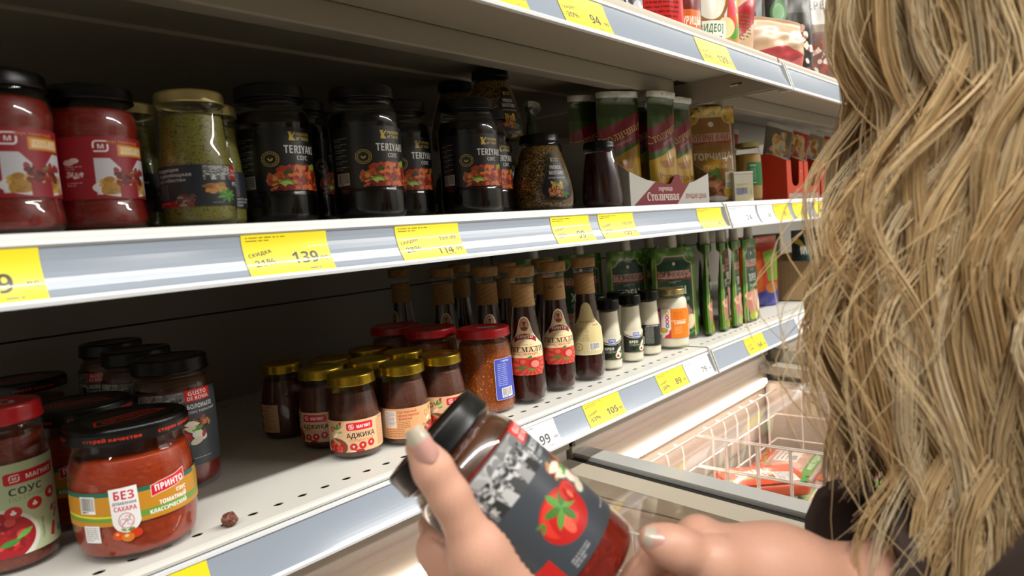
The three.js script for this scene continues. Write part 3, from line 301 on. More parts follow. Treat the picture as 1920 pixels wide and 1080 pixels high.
// profiles, [radius, height]
const PR = {
  printo: prof([[0.044, 0], [0.0485, 0.004], [0.0522, 0.018], [0.0534, 0.045], [0.0530, 0.070], [0.0515, 0.084], [0.0485, 0.0945], [0.0470, 0.0985], [0.0470, 0.107]], 48),
  tomato: prof([[0.037, 0], [0.0415, 0.003], [0.0436, 0.012], [0.0437, 0.03], [0.0437, 0.105], [0.0430, 0.117], [0.0400, 0.128], [0.0378, 0.1310], [0.0374, 0.1322], [0.0388, 0.1335], [0.0374, 0.1348], [0.0386, 0.1362], [0.0373, 0.1375], [0.0373, 0.142]], 56),
  georgian: prof([[0.031, 0], [0.0350, 0.003], [0.0370, 0.012], [0.0372, 0.03], [0.0372, 0.094], [0.0366, 0.108], [0.0345, 0.121], [0.0335, 0.126], [0.0345, 0.128], [0.0335, 0.130], [0.0335, 0.136]], 56),
  adjika: prof([[0.027, 0], [0.0312, 0.0025], [0.0325, 0.010], [0.0326, 0.052], [0.0318, 0.062], [0.0298, 0.073], [0.0280, 0.082], [0.0272, 0.088], [0.0272, 0.097]], 44),
  red: prof([[0.035, 0], [0.0400, 0.003], [0.0418, 0.014], [0.0416, 0.028], [0.0406, 0.060], [0.0406, 0.085], [0.0400, 0.096], [0.0380, 0.106], [0.0375, 0.110], [0.0375, 0.116]], 48),
  kinto: prof([[0.0235, 0], [0.0262, 0.004], [0.0272, 0.016], [0.0275, 0.045], [0.0262, 0.072], [0.0228, 0.105], [0.0190, 0.138], [0.0172, 0.156], [0.0170, 0.19], [0.0180, 0.192], [0.0180, 0.195], [0.0168, 0.1965]], 56),
  unican: prof([[0.0185, 0], [0.0205, 0.003], [0.0214, 0.012], [0.0213, 0.050], [0.0203, 0.070], [0.0187, 0.092], [0.0182, 0.103], [0.0182, 0.113]], 44),
  mayo: prof([[0.027, 0], [0.0308, 0.003], [0.0321, 0.010], [0.0321, 0.090], [0.0312, 0.099], [0.0285, 0.107], [0.0268, 0.110], [0.0268, 0.115]], 48),
  pasta: prof([[0.031, 0], [0.0365, 0.004], [0.0378, 0.012], [0.0368, 0.021], [0.0362, 0.025], [0.0362, 0.078], [0.0366, 0.082], [0.0370, 0.088], [0.0358, 0.097], [0.0335, 0.104], [0.0330, 0.107], [0.0330, 0.112]], 60),
  pesto: prof([[0.026, 0], [0.0300, 0.003], [0.0315, 0.010], [0.0315, 0.055], [0.0308, 0.066], [0.0290, 0.080], [0.0278, 0.095], [0.0276, 0.104], [0.0284, 0.106], [0.0276, 0.108], [0.0276, 0.111]], 52),
  teriyaki: prof([[0.034, 0], [0.0392, 0.004], [0.0410, 0.014], [0.0410, 0.030], [0.0403, 0.034], [0.0403, 0.100], [0.0408, 0.106], [0.0390, 0.116], [0.0345, 0.124], [0.0340, 0.127], [0.0352, 0.1285], [0.0340, 0.130], [0.0340, 0.136]], 60),
  bell: prof([[0.036, 0], [0.0430, 0.003], [0.0463, 0.012], [0.0465, 0.024], [0.0440, 0.042], [0.0390, 0.062], [0.0335, 0.080], [0.0290, 0.092], [0.0270, 0.097], [0.0268, 0.104]], 56),
  beet: prof([[0.027, 0], [0.0315, 0.003], [0.0333, 0.012], [0.0330, 0.026], [0.0308, 0.050], [0.0275, 0.073], [0.0248, 0.088], [0.0240, 0.093], [0.0240, 0.099]], 52),
  gold: prof([[0.027, 0], [0.0312, 0.003], [0.0332, 0.010], [0.0334, 0.100], [0.0326, 0.110], [0.0300, 0.118], [0.0290, 0.121], [0.0290, 0.125]], 48),
};
function jar(name, label, cat, key, m, fillTop, lid, labels, o = {}) {
  const P = PR[key], t = thing(name, label, cat, [0, 0, 0], 0);
  mesh('glass', glassGeo(P), glass, t); jarBody(t, P, m, fillTop, 0.0013, o.base ?? 0.0035);
  if (lid) { const l = mesh('lid', lidGeo(lid[0], lid[1], lid[2] - lid[1]), lid[3], t); if (o.lidPrint) o.lidPrint(l, lid); }
  for (const [k, a, b, half, mid = 0, n = 'label'] of labels) mesh(n, wrap(P, a, b, half, 0.0005, 44, 14, mid), L[k], t);
  return t;
}
const R = (d) => d * PI / 180;
// Middle shelf ---------------------------------------------------------
const G = (s) => s;
{ const j = jar('pasta_sauce_jar', '', 'jar', 'pasta', sauce.red, 0.101, [0.0352, 0.0125, 0.1205, blackLid], [['pasta', 0.0262, 0.077, 1.7]]);
  place(j, 'red pasta sauce jar with black lid cut by the left edge of the middle shelf', [0.1645, DM, -0.645], R(2), G('red pasta sauce jars'));
  place(j, 'whole red pasta sauce jar with black lid beside the pesto jars', [0.237, DM, -0.668], R(-2), G('red pasta sauce jars')); }
{ const j = jar('pesto_jar', '', 'jar', 'pesto', sauce.pesto, 0.1, [0.0298, 0.0115, 0.1215, paleGold], [['pesto', 0.018, 0.0545, 2.5]], {});
  place(j, 'green pesto jar with pale gold lid, frontmost of the pesto jars', [0.317, DM, -0.65], R(14), G('green pesto jars'));
  place(j, 'green pesto jar half hidden between red pasta sauce and the front pesto jar', [0.287, DM, -0.727], R(58), G('green pesto jars'));
  place(j, 'green pesto jar with red label corner tucked behind the front pesto jar', [0.357, DM, -0.7025], R(-82), G('green pesto jars')); }
{ const j = jar('teriyaki_jar', '', 'jar', 'teriyaki', sauce.soy, 0.118, [0.0362, 0.0145, 0.147, blackLid], [['teriyaki', 0.0345, 0.1, 1.5]]), g = G('black teriyaki jars'), l = 'black teriyaki sauce jar with black lid ';
  place(j, l + 'nearest the pesto jars', [0.4295, DM, -0.699], R(-8), g);
  place(j, l + 'standing in the middle of the teriyaki row', [0.5195, DM, -0.655], R(-13), g);
  place(j, l + 'at front beside the grain mustard', [0.686, DM, -0.652], R(-22), g);
  place(j, l + 'showing its barcode behind the left teriyaki jar', [0.495, DM, -0.755], R(38), g);
  place(j, l + 'peeking out right of the middle teriyaki jar', [0.614, DM, -0.707], R(-10), g);
  place(j, l + 'peeking out between right teriyaki jar and mustard', [0.765, DM, -0.7], R(-14), g);
  place(j, l + 'in deep shade behind the middle teriyaki jars', [0.6, DM, -0.8], R(20), g); }
{ const j = jar('grain_mustard_jar', '', 'jar', 'bell', sauce.seeds, 0.094, [0.0288, 0.0125, 0.1125, blackLid], [['grainMustard', 0.012, 0.083, (v) => 0.62 - 0.12 * v, R(8)], ['darkBack', 0.014, 0.07, 0.35, R(-110)]]), g = G('grain mustard jars'), l = 'squat grain mustard jar ';
  place(j, l + 'with teardrop black label at the front of the shelf', [0.842, DM, -0.656], R(-28), g);
  place(j, l + 'showing dark back label beside the purple jar', [0.953, DM, -0.733], R(117), g);
  place(j, l + 'hidden in shade below the stacked mustard jar', [0.85, DM, -0.754], R(0), g);
  place(j, l + 'stacked on top with its teardrop label in view', [0.852, DM + 0.1126, -0.752], R(-18), g);
  place(j, l + 'in black shade standing under the rear stacked one', [0.868, DM, -0.853], R(0), g);
  place(j, l + 'in black shade stacked at the very back', [0.868, DM + 0.1126, -0.846], R(90), g); }
{ const j = jar('beet_horseradish_jar', '', 'jar', 'beet', sauce.beet, 0.09, [0.0262, 0.012, 0.1085, blackLid], []); place(j, 'dark purple beet relish jar with black lid beside the mustard box', [0.996, DM, -0.652], 0); }
{ const j = jar('mustard_jar', '', 'jar', 'gold', sauce.mustard, 0.108, [0.0306, 0.011, 0.134, paleGold], [['greenBack', 0.036, 0.088, 0.62, R(6)]]); place(j, 'yellow mustard jar with gold lid and green label beside red display boxes', [1.622, DM, -0.662], R(-32)); }
// Lowest shelf ---------------------------------------------------------
{ const j = jar('georgian_sauce_jar', '', 'jar', 'georgian', sauce.georgian, 0.121, [0.0358, 0.0165, 0.149, redLid], [['georgian', 0.017, 0.099, 1.5]], { lidPrint: (l) => { mesh('lid_print', new THREE.CircleGeometry(0.025, 40).rotateX(-PI / 2).translate(0, 0.1482, 0), printed(256, 256, (c) => { ell(c, 128, 128, 128, 128, '#c01420'); logoM(c, 128, 128, 150, '#e8dadb'); }, 0.3, { transparent: true, alphaTest: 0.5 }), l); } });
  place(j, 'tall sauce jar with red lid and pale green label at the left edge', [0.1675, DL, -0.775], R(-2)); }
{ const j = jar('tomato_sauce_jar', '', 'jar', 'printo', sauce.orange, 0.0935, [0.0525, 0.0145, 0.1225, blackLid], [['printo', 0.0205, 0.0735, 1.75]], { base: 0.005, lidPrint: (l) => { mesh('lid_print', new THREE.CircleGeometry(0.038, 48).rotateX(-PI / 2).rotateY(R(8)).translate(0, 0.1225 - 0.0008, 0), L.printoTop, l); mesh('rim_print', wrap(lathePts(0.0533, 0.1095, 0.1195), 0.1098, 0.1178, PI, 0, 80, 2), L.printoRim, l); } }), g = G('squat tomato sauce jars');
  place(j, 'squat orange tomato sauce jar with red lettering on its black lid, at front', [0.2545, DL, -0.714], R(3), g);
  place(j, 'squat tomato sauce jar in dark shade behind the front one', [0.2535, DL, -0.846], R(-30), g);
  place(j, 'squat tomato sauce jar farthest back at the left edge', [0.272, DL, -1.112], R(40), g); }
function lathePts(r, a, b) { return [new THREE.Vector2(r, a), new THREE.Vector2(r, b)]; }
const heldProto = jar('bolognese_jar', '', 'jar', 'tomato', sauce.tomato, 0.1185, [0.0405, 0.0175, 0.1535, blackLid], [['tomato', 0.029, 0.1165, 2.3]], { base: 0.006 });
mesh('sauce_film', lathe(PR.tomato.filter((p) => p.y > 0.117).map((p) => new THREE.Vector2(p.x - 0.0013, p.y))), M(0x8a5a3a, 0.25, { transmission: 0.75, thickness: 0, side: THREE.DoubleSide }), heldProto);
{ const g = G('tall tomato jars with black lids'), l = 'tall grey labelled sauce jar with black lid, ';
  place(heldProto, l + 'nearest of three at the back', [0.3555, DL, -0.8465], R(-2), g);
  place(heldProto, l + 'middle one of the three at the back', [0.368, DL, -0.972], R(-20), g);
  place(heldProto, l + 'farthest of three against the back panel', [0.385, DL, -1.105], R(-60), g); }
{ const j = jar('adjika_jar', '', 'jar', 'adjika', sauce.adjika, 0.084, [0.0298, 0.0135, 0.1058, goldLid], [['adjika', 0.0115, 0.051, 1.58]]), jb = jar('adjika_jar', '', 'jar', 'adjika', sauce.adjika, 0.084, [0.0298, 0.0135, 0.1058, goldLid], [['adjikaBack', 0.0115, 0.051, 1.55]]), g = G('small gold lidded adjika jars'), l = 'small brown adjika jar with gold lid ';
  place(j, l + 'in front with its label facing out', [0.5335, DL, -0.745], R(-35), g);
  place(j, l + 'second of the left three, label half hidden', [0.541, DL, -0.821], R(-70), g);
  place(j, l + 'at the left end, only label edge showing', [0.541, DL, -0.918], R(-140), g);
  place(jb, l + 'showing orange back label with small print', [0.604, DL, -0.729], R(-30), g);
  place(j, l + 'between the back label jar and red lidded jar', [0.672, DL, -0.727], R(-15), g);
  place(j, l + 'in shade behind the second left jar', [0.592, DL, -0.872], R(40), g);
  place(j, l + 'in shade at the very rear of the cluster', [0.6705, DL, -0.886], R(70), g);
  place(j, l + 'in shade at the middle of the cluster', [0.6065, DL, -0.801], R(100), g);
  place(j, l + 'in shade behind the right front jar', [0.6725, DL, -0.806], R(10), g); }
{ const lp = (l) => mesh('lid_print', new THREE.PlaneGeometry(0.034, 0.017).rotateX(-PI / 2).translate(0.006, 0.1276 - 0.0009, 0), L.redLidTop, l);
  const j = jar('lecho_jar', '', 'jar', 'red', sauce.lecho, 0.106, [0.0403, 0.0135, 0.1276, redLid], [['blue', 0.022, 0.083, 0.5, R(46)]], { lidPrint: lp }), g = G('red lidded vegetable relish jars'), l = 'orange relish jar with red lid ';
  place(j, l + 'and blue side label at the front', [0.7715, DL, -0.734], R(-46), g);
  place(j, l + 'behind the front one, in half shade', [0.749, DL, -0.825], R(-60), g);
  place(j, l + 'farthest back below the dark bottles', [0.754, DL, -0.917], R(-100), g); }
function bottle(front) {
  const t = thing('tkemali_bottle', '', 'bottle'), P = PR.kinto;
  // scalloped glass foot: ten flat lobes pressed into the base
  const foot = glassGeo(P, 80), pa = foot.attributes.position; for (let i = 0; i < pa.count; i++) { const x = pa.getX(i), y = pa.getY(i), z = pa.getZ(i), r = Math.hypot(x, z), a = Math.atan2(x, z), u = ((a / (2 * PI) * 8) % 1 + 1) % 1, lobe = 0.028 * sqrt(max(0, 1 - pow((u - 0.5) * 2, 2))); if (r > 0.01 && y < lobe) { const k = 1 - 0.075 * (1 - pow(y / 0.03, 2)); pa.setXYZ(i, x * k, y, z * k); } } foot.computeVertexNormals();
  mesh('glass', foot, glass, t); jarBody(t, P, sauce.tkemali, 0.17, 0.0026, 0.006);
  const col = mesh('paper_collar', wrap(P, 0.1515, 0.1865, PI, 0.0008, 60, 4), front === 2 ? L.kraftDate : L.kraft, t); col.rotation.y = R(-60);
  mesh('cap', lathe([[0, 0.2134], [0.0185, 0.2134], [0.0203, 0.2126], [0.0208, 0.211], [0.0208, 0.199], [0.0202, 0.1972], [0.017, 0.197], [0, 0.197]].reverse()), M(0xffffff, 0.65, { map: L.kraft.map }), t);
  mesh('label', wrap(P, 0.047, 0.137, front === 3 ? 1.4 : 1.36, 0.0006, 44, 24), front === 3 ? L.kintoBack : L.kinto, t);
  return t;
}
{ const b1 = bottle(1), b2 = bottle(2), b3 = bottle(3), g = G('dark plum sauce bottles'), l = 'dark plum sauce bottle with wooden cap ';
  place(b1, l + 'and full red label, nearest of front three', [0.838, DL, -0.7065], R(-53), g);
  place(b2, l + 'with date stamped collar, second of front three', [0.9255, DL, -0.7115], R(-42), g);
  place(b3, l + 'showing cream back label, third of front three', [1.0085, DL, -0.709], R(-55), g);
  place(b1, l + 'in half shade directly behind the nearest bottle', [0.852, DL, -0.795], R(-42), g);
  place(b1, l + 'in shade, its medallion just above red lids', [0.846, DL, -0.892], R(-40), g);
  place(b1, l + 'in deep shade farthest to the left', [0.862, DL, -1.022], R(-90), g);
  place(b3, l + 'in shade between second bottle and back row', [0.94, DL, -0.83], R(60), g);
  place(b3, l + 'in shade behind the cream label bottle', [1.006, DL, -0.796], R(120), g);
  place(b3, l + 'in deepest shade at the back of the bottles', [0.945, DL, -0.948], R(150), g); }
{ const ja = jar('horseradish_jar', '', 'jar', 'unican', sauce.horse, 0.109, [0.0208, 0.019, 0.1302, blackLid], [['unican', 0.021, 0.063, 1.25]]), jb = jar('horseradish_jar', '', 'jar', 'unican', sauce.horse, 0.109, [0.0208, 0.019, 0.1302, blackLid], [['unicanBack', 0.021, 0.063, 1.25]]), g = G('slim white horseradish jars'), l = 'slim white horseradish jar with black lid ';
  place(ja, l + 'beside the cream label bottle', [1.0935, DL, -0.7195], R(-45), g);
  place(ja, l + 'second from the dark bottles, blue emblem showing', [1.1705, DL, -0.7195], R(-34), g);
  place(jb, l + 'showing its black back label', [1.242, DL, -0.721], R(-60), g);
  place(jb, l + 'in the second row behind the first', [1.142, DL, -0.779], R(60), g);
  place(jb, l + 'in the second row behind the next', [1.214, DL, -0.775], R(60), g); }
{ const j = jar('sauce_jar', '', 'jar', 'mayo', sauce.horse, 0.106, [0.0283, 0.0125, 0.1253, paleGold], [['mayo', 0.025, 0.085, 1.75]], { base: 0.006 }); place(j, 'white sauce jar with gold lid and bright orange label', [1.3235, DL, -0.713], R(-54)); }
// ---------- pouches, bags and cartons ----------
// one face of a filled pouch: x across, y up, bulging to +z; s = 1 front, -1 back
function pouchFace(w, h, t, s, o = {}) {
  const { stand = true, n = 2.6, seam = 0.07, wob = 0.0012, seed = 1, nx = 20, ny = 26, taper = 0 } = o, r = rng(seed), ph = [r() * 6, r() * 6, r() * 6], pos = [], uv = [], idx = [];
  for (let j = 0; j <= ny; j++) for (let i = 0; i <= nx; i++) {
    const v = j / ny, u = i / nx * 2 - 1, q = v > 1 - seam ? 0 : v / (1 - seam), pv = stand ? pow(max(0, 1 - q * q * 0.96), 0.65) : pow(max(0, sin(PI * min(1, 0.04 + q * 0.96))), 0.55), T = (t / 2) * pv * pow(max(0, 1 - pow(abs(u), n)), 1 / 1.6) + 0.0003;
    const k = 1 - taper * v, wr = wob * pv * (sin(u * 7 + v * 11 + ph[0]) + 0.7 * sin(v * 23 - u * 5 + ph[1]) + 0.5 * sin(u * 17 + ph[2])) * (1 - abs(u) * 0.6);
    pos.push(u * w / 2 * k, v * h + (stand ? 0.006 * (1 - v) * pow(abs(u), 2) : 0), s * (T + wr * (T > 0.0006 ? 1 : 0.3)) + wob * 1.5 * sin(v * 5 + ph[2]) * v); uv.push(s > 0 ? i / nx : 1 - i / nx, v);
  }
  for (let j = 0; j < ny; j++) for (let i = 0; i < nx; i++) { const a = j * (nx + 1) + i, q = s > 0 ? [a, a + 1, a + nx + 2, a, a + nx + 2, a + nx + 1] : [a, a + nx + 2, a + 1, a, a + nx + 1, a + nx + 2]; idx.push(...q); }
  if (stand) { const b = pos.length / 3; pos.push(0, 0.004, 0); uv.push(0.5, 0); for (let i = 0; i < nx; i++) s > 0 ? idx.push(b, i + 1, i) : idx.push(b, i, i + 1); }
  const g = new THREE.BufferGeometry(); g.setAttribute('position', new THREE.Float32BufferAttribute(pos, 3)); g.setAttribute('uv', new THREE.Float32BufferAttribute(uv, 2)); g.setIndex(idx); g.computeVertexNormals(); return g;
}
function pouch(name, label, cat, [w, h, t], front, back, o = {}) {
  const g = thing(name, label, cat); mesh('front_face', pouchFace(w, h, t, 1, o), front, g); mesh('back_face', pouchFace(w, h, t, -1, o), back, g);
  if (o.spout) { const y = h - 0.004; mesh('spout', lathe([[0, y - 0.012], [0.0085, y - 0.012], [0.0085, y + 0.006], [0, y + 0.006]], 24), whiteCap, g); mesh('cap', lathe([[0, y + 0.032], [0.0085, y + 0.032], [0.0098, y + 0.0305], [0.0106, y + 0.012], [0.0112, y + 0.0115], [0.0112, y + 0.004], [0.0104, y + 0.003], [0, y + 0.003]].reverse(), 28), whiteCap, g); }
  if (o.hole) { const R1 = new THREE.TorusGeometry(0.0058, 0.0011, 8, 24).translate(0, h * o.hole, 0.0012 + t * 0.06); mesh('eyelet', R1, whiteCap, g); mesh('eyelet_hole', new THREE.CylinderGeometry(0.0052, 0.0052, 0.0012, 20).rotateX(PI / 2).translate(0, h * o.hole, 0.0012 + t * 0.06), holeM, g); }
  return g;
}
const whiteCap = M(0xd8d6cc, 0.4), cardIn = M(0x6d5f4e, 0.8), kraftBox = M(0xffffff, 0.85, { map: noiseTex(128, (u, v, c) => { const k = 0.92 + 0.08 * rn() + 0.03 * sin(u * 160); c[0] = 176 * k; c[1] = 146 * k; c[2] = 104 * k; }, true, [4, 4]) });
const green = M(0x44701c, 0.3, { clearcoat: 0.3 }), olive = M(0x5a7a1e, 0.28, { clearcoat: 0.4 }), ochre = M(0xa87a3a, 0.34), darkFoil = M(0x1f1d1c, 0.3), redFoil = M(0xb8241c, 0.3);
function maheev(c, x, y, s) { txt(c, 'МАХЕЕВЪ', x, y, 96 * s, '#b01a2e', { sx: 0.74, font: 'serif', stroke: '#e4d8c8', lw: 9 * s }); c.strokeStyle = '#b81c30'; c.lineWidth = 10 * s; c.beginPath(); c.moveTo(x - 170 * s, y + 66 * s); c.quadraticCurveTo(x, y + 20 * s, x + 165 * s, y + 62 * s); c.quadraticCurveTo(x + 195 * s, y + 40 * s, x + 170 * s, y + 24 * s); c.stroke(); }
function ornate(c, w, h, f, rim) { c.beginPath(); c.moveTo(40, 150); c.quadraticCurveTo(100, 140, 110, 80); c.lineTo(w - 110, 80); c.quadraticCurveTo(w - 100, 140, w - 40, 150); c.lineTo(w - 40, h); c.lineTo(40, h); c.closePath(); c.fillStyle = f; c.fill(); c.strokeStyle = rim; c.lineWidth = 12; c.stroke(); }
const F = {};
F.horse = printed(420, 860, (c, w, h) => { fillR(c, 0, 0, w, h, '#4c7a20'); const r = rng(5); for (let k = 0; k < 30; k++) leaf(c, r() * w, r() * 130, 60 + 50 * r(), r() * 6, r() < 0.5 ? '#3f7018' : '#6a9a34'); ornate(c, w, h, '#17452c', '#b8a67c'); ell(c, w / 2, 150, 16, 16, '#efe6d8'); txt(c, '❧', 130, 170, 60, '#8fae8a'); maheev(c, w / 2, 250, 0.86); lines(c, 150, 310, 120, 2, 12, '#a9b89a', 3); txt(c, 'ХРЕН', w / 2, 400, 110, '#e6e8df', { sx: 0.82 }); txt(c, 'Столовый', w / 2 + 10, 480, 48, '#bcd0b0', { font: 'serif', bold: false });
  blobs(c, 70, 560, 260, 180, ['#c08a74', '#d0a08a', '#a86a58', '#b87c66'], 26, 56, 7); ell(c, 200, 640, 74, 120, '#c68f7a', 0.15); ell(c, 205, 630, 52, 96, '#d4a490', 0.15); ell(c, 110, 720, 50, 64, '#a86e5c', -0.3); ell(c, 150, 790, 70, 44, '#8f9a1c', -0.2); ell(c, 240, 800, 80, 44, '#b0ae2c', 0.1); ell(c, 240, 800, 56, 28, '#c8c45c', 0.1); ell(c, 330, 700, 50, 70, '#d8c9a0', 0.4); leaf(c, 320, 820, 80, -0.6, '#3f7a24'); }, 0.3, { clearcoat: 0.4, clearcoatRoughness: 0.2 });
F.mustard = printed(420, 860, (c, w, h) => { fillR(c, 0, 0, w, h, '#5a3a1c'); blobs(c, 0, 0, w, 130, ['#b8921c', '#d0b030', '#a07c14', '#caa428'], 60, 30, 9); ornate(c, w, h, '#9a6c34', '#d8c08a'); fillR(c, 70, 380, w - 140, 180, '#a87a30'); ell(c, w / 2, 500, 60, 60, '#c8981c'); ell(c, w / 2, 150, 24, 24, '#e8e0d0'); txt(c, '❧', 120, 180, 60, '#c8a060'); maheev(c, w / 2, 270, 0.9); txt(c, 'ГОРЧИЦА', w / 2, 440, 88, '#e9e2d2', { sx: 0.78 }); txt(c, 'Русская', w / 2 + 10, 530, 54, '#d8b878', { font: 'serif', bold: false });
  blobs(c, 60, 600, 300, 200, ['#8a4a2a', '#a8643a', '#6d3318', '#c08658'], 70, 36, 10); for (let k = 0; k < 8; k++) leaf(c, 200 + 20 * k % 70, 600, 70, -0.4 + k * 0.8, '#4f7a24'); ell(c, 330, 760, 46, 56, '#c8a41c', 0.3); fillR(c, 300, 590, 80, 150, '#d8d0b4'); rr(c, 312, 600, 56, 60, 6, '#c9bfa0'); lines(c, 310, 690, 60, 3, 16, '#3f7a5a', 8); leaf(c, 340, 590, 60, -1.2, '#7a9a3a'); ell(c, 230, 820, 90, 26, '#c8c8c0', 0.1); }, 0.3, { clearcoat: 0.4, clearcoatRoughness: 0.2 });
F.stol = printed(360, 900, (c, w, h) => { fillR(c, 0, 0, w, h, '#3d5a1a'); fillR(c, 0, 0, w, 46, '#d8d6cc'); txt(c, '03  26  12', w / 2, 22, 26, '#8a8a84', { font: 'monospace' }); fillR(c, 0, 48, w, 150, '#33481a'); poly(c, [[0, 300], [w, 150], [w, 370], [0, 500]], '#8a1c30'); txt(c, 'Столичная', 176, 330, 88, '#e6c878', { font: 'serif', bold: false, rot: -0.38, sx: 0.86 }); txt(c, 'горчица', 200, 390, 34, '#c8848c', { font: 'serif', rot: -0.38 }); c.beginPath(); c.moveTo(0, 560); c.lineTo(w, 400); c.lineTo(w, 740); c.quadraticCurveTo(w / 2, 800, 0, 740); c.closePath(); c.fillStyle = '#b8901c'; c.fill(); poly(c, [[80, 560], [280, 520], [260, 600], [110, 610]], '#a0641c'); txt(c, 'Русская', w / 2, 680, 64, '#7a1c24', { font: 'serif', sx: 0.95 }); ell(c, w / 2 + 20, 800, 76, 62, '#c8b83a'); ell(c, w / 2 + 20, 800, 58, 46, null, 0, '#5a6a1c', 8); txt(c, '2026', w / 2 + 20, 800, 40, '#3d5a1a'); }, 0.28, { clearcoat: 0.5, clearcoatRoughness: 0.15 });
F.orange = printed(420, 860, (c, w, h) => { fillR(c, 0, 0, w, h, '#c8402a'); fillR(c, 0, 0, w, 130, '#c05a4a'); for (let k = 0; k < 4; k++) lines(c, 40, 30 + k * 24, 300, 1, 18, '#e8c0b4', k); poly(c, [[0, 160], [230, 190], [240, 700], [0, 740]], '#e06a1c'); txt(c, 'Горчичный', 110, 450, 92, '#f4ead8', { rot: -PI / 2, sx: 0.95 }); poly(c, [[250, 200], [420, 160], [420, 560], [300, 560]], '#8fb03a'); poly(c, [[0, 760], [420, 600], [420, 860], [0, 860]], '#4a4a9a'); ell(c, 340, 640, 70, 70, '#c8823a'); txt(c, 'соус', 350, 420, 50, '#c03a30', { rot: -PI / 2 }); }, 0.3, { clearcoat: 0.4 });
// placed on the middle shelf
const back1 = printed(128, 256, (c, w, h) => { fillR(c, 0, 0, w, h, '#55731c'); fillR(c, 0, 0, w, 13, '#d8d6cc'); lines(c, 40, 130, 50, 8, 12, '#9ab050', 4); });
{ const p = pouch('mustard_pouch', '', 'pouch', [0.086, 0.204, 0.03], F.stol, back1, { seed: 3, seam: 0.06, wob: 0.0014 }), g = G('green and red mustard pouches in the box'), l = 'green and red mustard pouch ', y = DM + 0.002;
  place(p, l + 'standing broadside at the left of the white box', [1.118, y, -0.689], R(-28), g);
  place(p, l + 'turned edge on with its bright green side showing', [1.173, y, -0.716], R(72), g);
  place(p, l + 'in the middle of the box, half turned away', [1.2, y, -0.6475], R(-5), g);
  place(p, l + 'rightmost in the white box', [1.291, y, -0.66], R(-6), g);
  place(p, l + 'in shade just behind the leftmost one', [1.098, y, -0.74], R(-20), g);
  place(p, l + 'turned sideways in black shade, far back', [1.06, y, -0.84], R(30), g);
  place(p, l + 'barely visible between two front pouches', [1.235, y, -0.735], R(-30), g); }
{ const t = thing('display_box', 'white and dark red open display box with mustard pouches standing in it', 'box'), x0 = 1.043, x1 = 1.343, zf = -0.628, zb = -0.79, y = DM + 0.0003, s = new THREE.Shape(), W = x1 - x0; s.moveTo(0, 0); s.lineTo(W, 0); s.lineTo(W, 0.058); s.quadraticCurveTo(W - 0.03, 0.05, W - 0.06, 0.043); s.lineTo(W - 0.1, 0.037); s.bezierCurveTo(W - 0.115, 0.037, W - 0.118, 0.055, W - 0.132, 0.055); s.bezierCurveTo(W - 0.146, 0.055, W - 0.149, 0.037, W - 0.164, 0.037); s.lineTo(0.06, 0.044); s.quadraticCurveTo(0.03, 0.05, 0, 0.058); s.closePath();
  const g = new THREE.ExtrudeGeometry(s, { depth: 0.0015, bevelEnabled: false, curveSegments: 10 }), p = g.attributes.position, u = g.attributes.uv; for (let i = 0; i < p.count; i++) u.setXY(i, p.getX(i) / W, p.getY(i) / 0.058);
  mesh('front_panel', g.translate(x0, y, zf), printed(1024, 200, (c, w, h) => { fillR(c, 0, 0, w, h, '#d9d6d0'); poly(c, [[30, 200], [290, 60], [420, 50], [420, 0], [640, 0], [640, 60], [745, 60], [560, 200]], '#8a2634'); txt(c, 'горчица', 420, 98, 40, '#ecdcd8', { font: 'serif', skew: 0.05 }); txt(c, 'Столичная', 390, 148, 70, '#f2e8e0', { font: 'serif' }); txt(c, 'ЛУЧШАЯ ЦЕНА!', 830, 150, 44, '#8a2634', { sx: 0.92 }); }, 0.55), t);
  const side = (x) => extrudeSide([[zf, 0], [zf, 0.058], [zf - 0.075, 0.118], [zb, 0.124], [zb, 0]], x, y); mesh('side_panel', side(x0), M(0xb9b6ae, 0.6), t); mesh('side_panel', side(x1 - 0.0015), cardIn, t); mesh('back_panel', span(x0, x1, y, y + 0.124, zb - 0.0015, zb), cardIn, t); mesh('bottom_panel', span(x0, x1, y, y + 0.001, zb, zf), cardIn, t); }
function extrudeSide(pts, x, y, th = 0.0015) { return extrudeX(pts.map(([z, h]) => [z, h + y]), x, x + th); }
{ const p = pouch('mustard_doypack', '', 'pouch', [0.108, 0.205, 0.036], F.mustard, ochre, { seed: 8, seam: 0.05, hole: 0.8 }), g = G('ochre mustard doypacks'), l = 'ochre mustard pouch with corn kernels on its corners, ';
  place(p, l + 'front one beside the white box', [1.468, DM, -0.676], R(-46), g);
  place(p, l + 'half hidden behind the front one', [1.425, DM, -0.768], R(-46), g); }
{ const t = thing('small_carton', 'small white carton with printed barcode standing before the gold lidded mustard', 'carton', [1.508, DM, -0.632], R(-30)); mesh('carton', rspan(-0.025, 0.025, 0, 0.058, -0.014, 0.014, 0.0015), M(0xd6d0c0, 0.5), t); mesh('flap', rspan(-0.0255, 0.0255, 0.0585, 0.064, -0.0145, 0.0145, 0.001), M(0xe0dcd0, 0.5), t); mesh('label', new THREE.PlaneGeometry(0.046, 0.04).translate(0, 0.021, 0.0143), printed(256, 220, (c, w, h) => { fillR(c, 0, 0, w, h, '#d9d0a8'); barcode(c, 10, 60, 180, 90, 17, '#b8b8d0'); lines(c, 20, 20, 180, 2, 16, '#8a7a50', 3); txt(c, '200 г', 225, 110, 30, '#8a7a50', { rot: -PI / 2 }); }), t); }
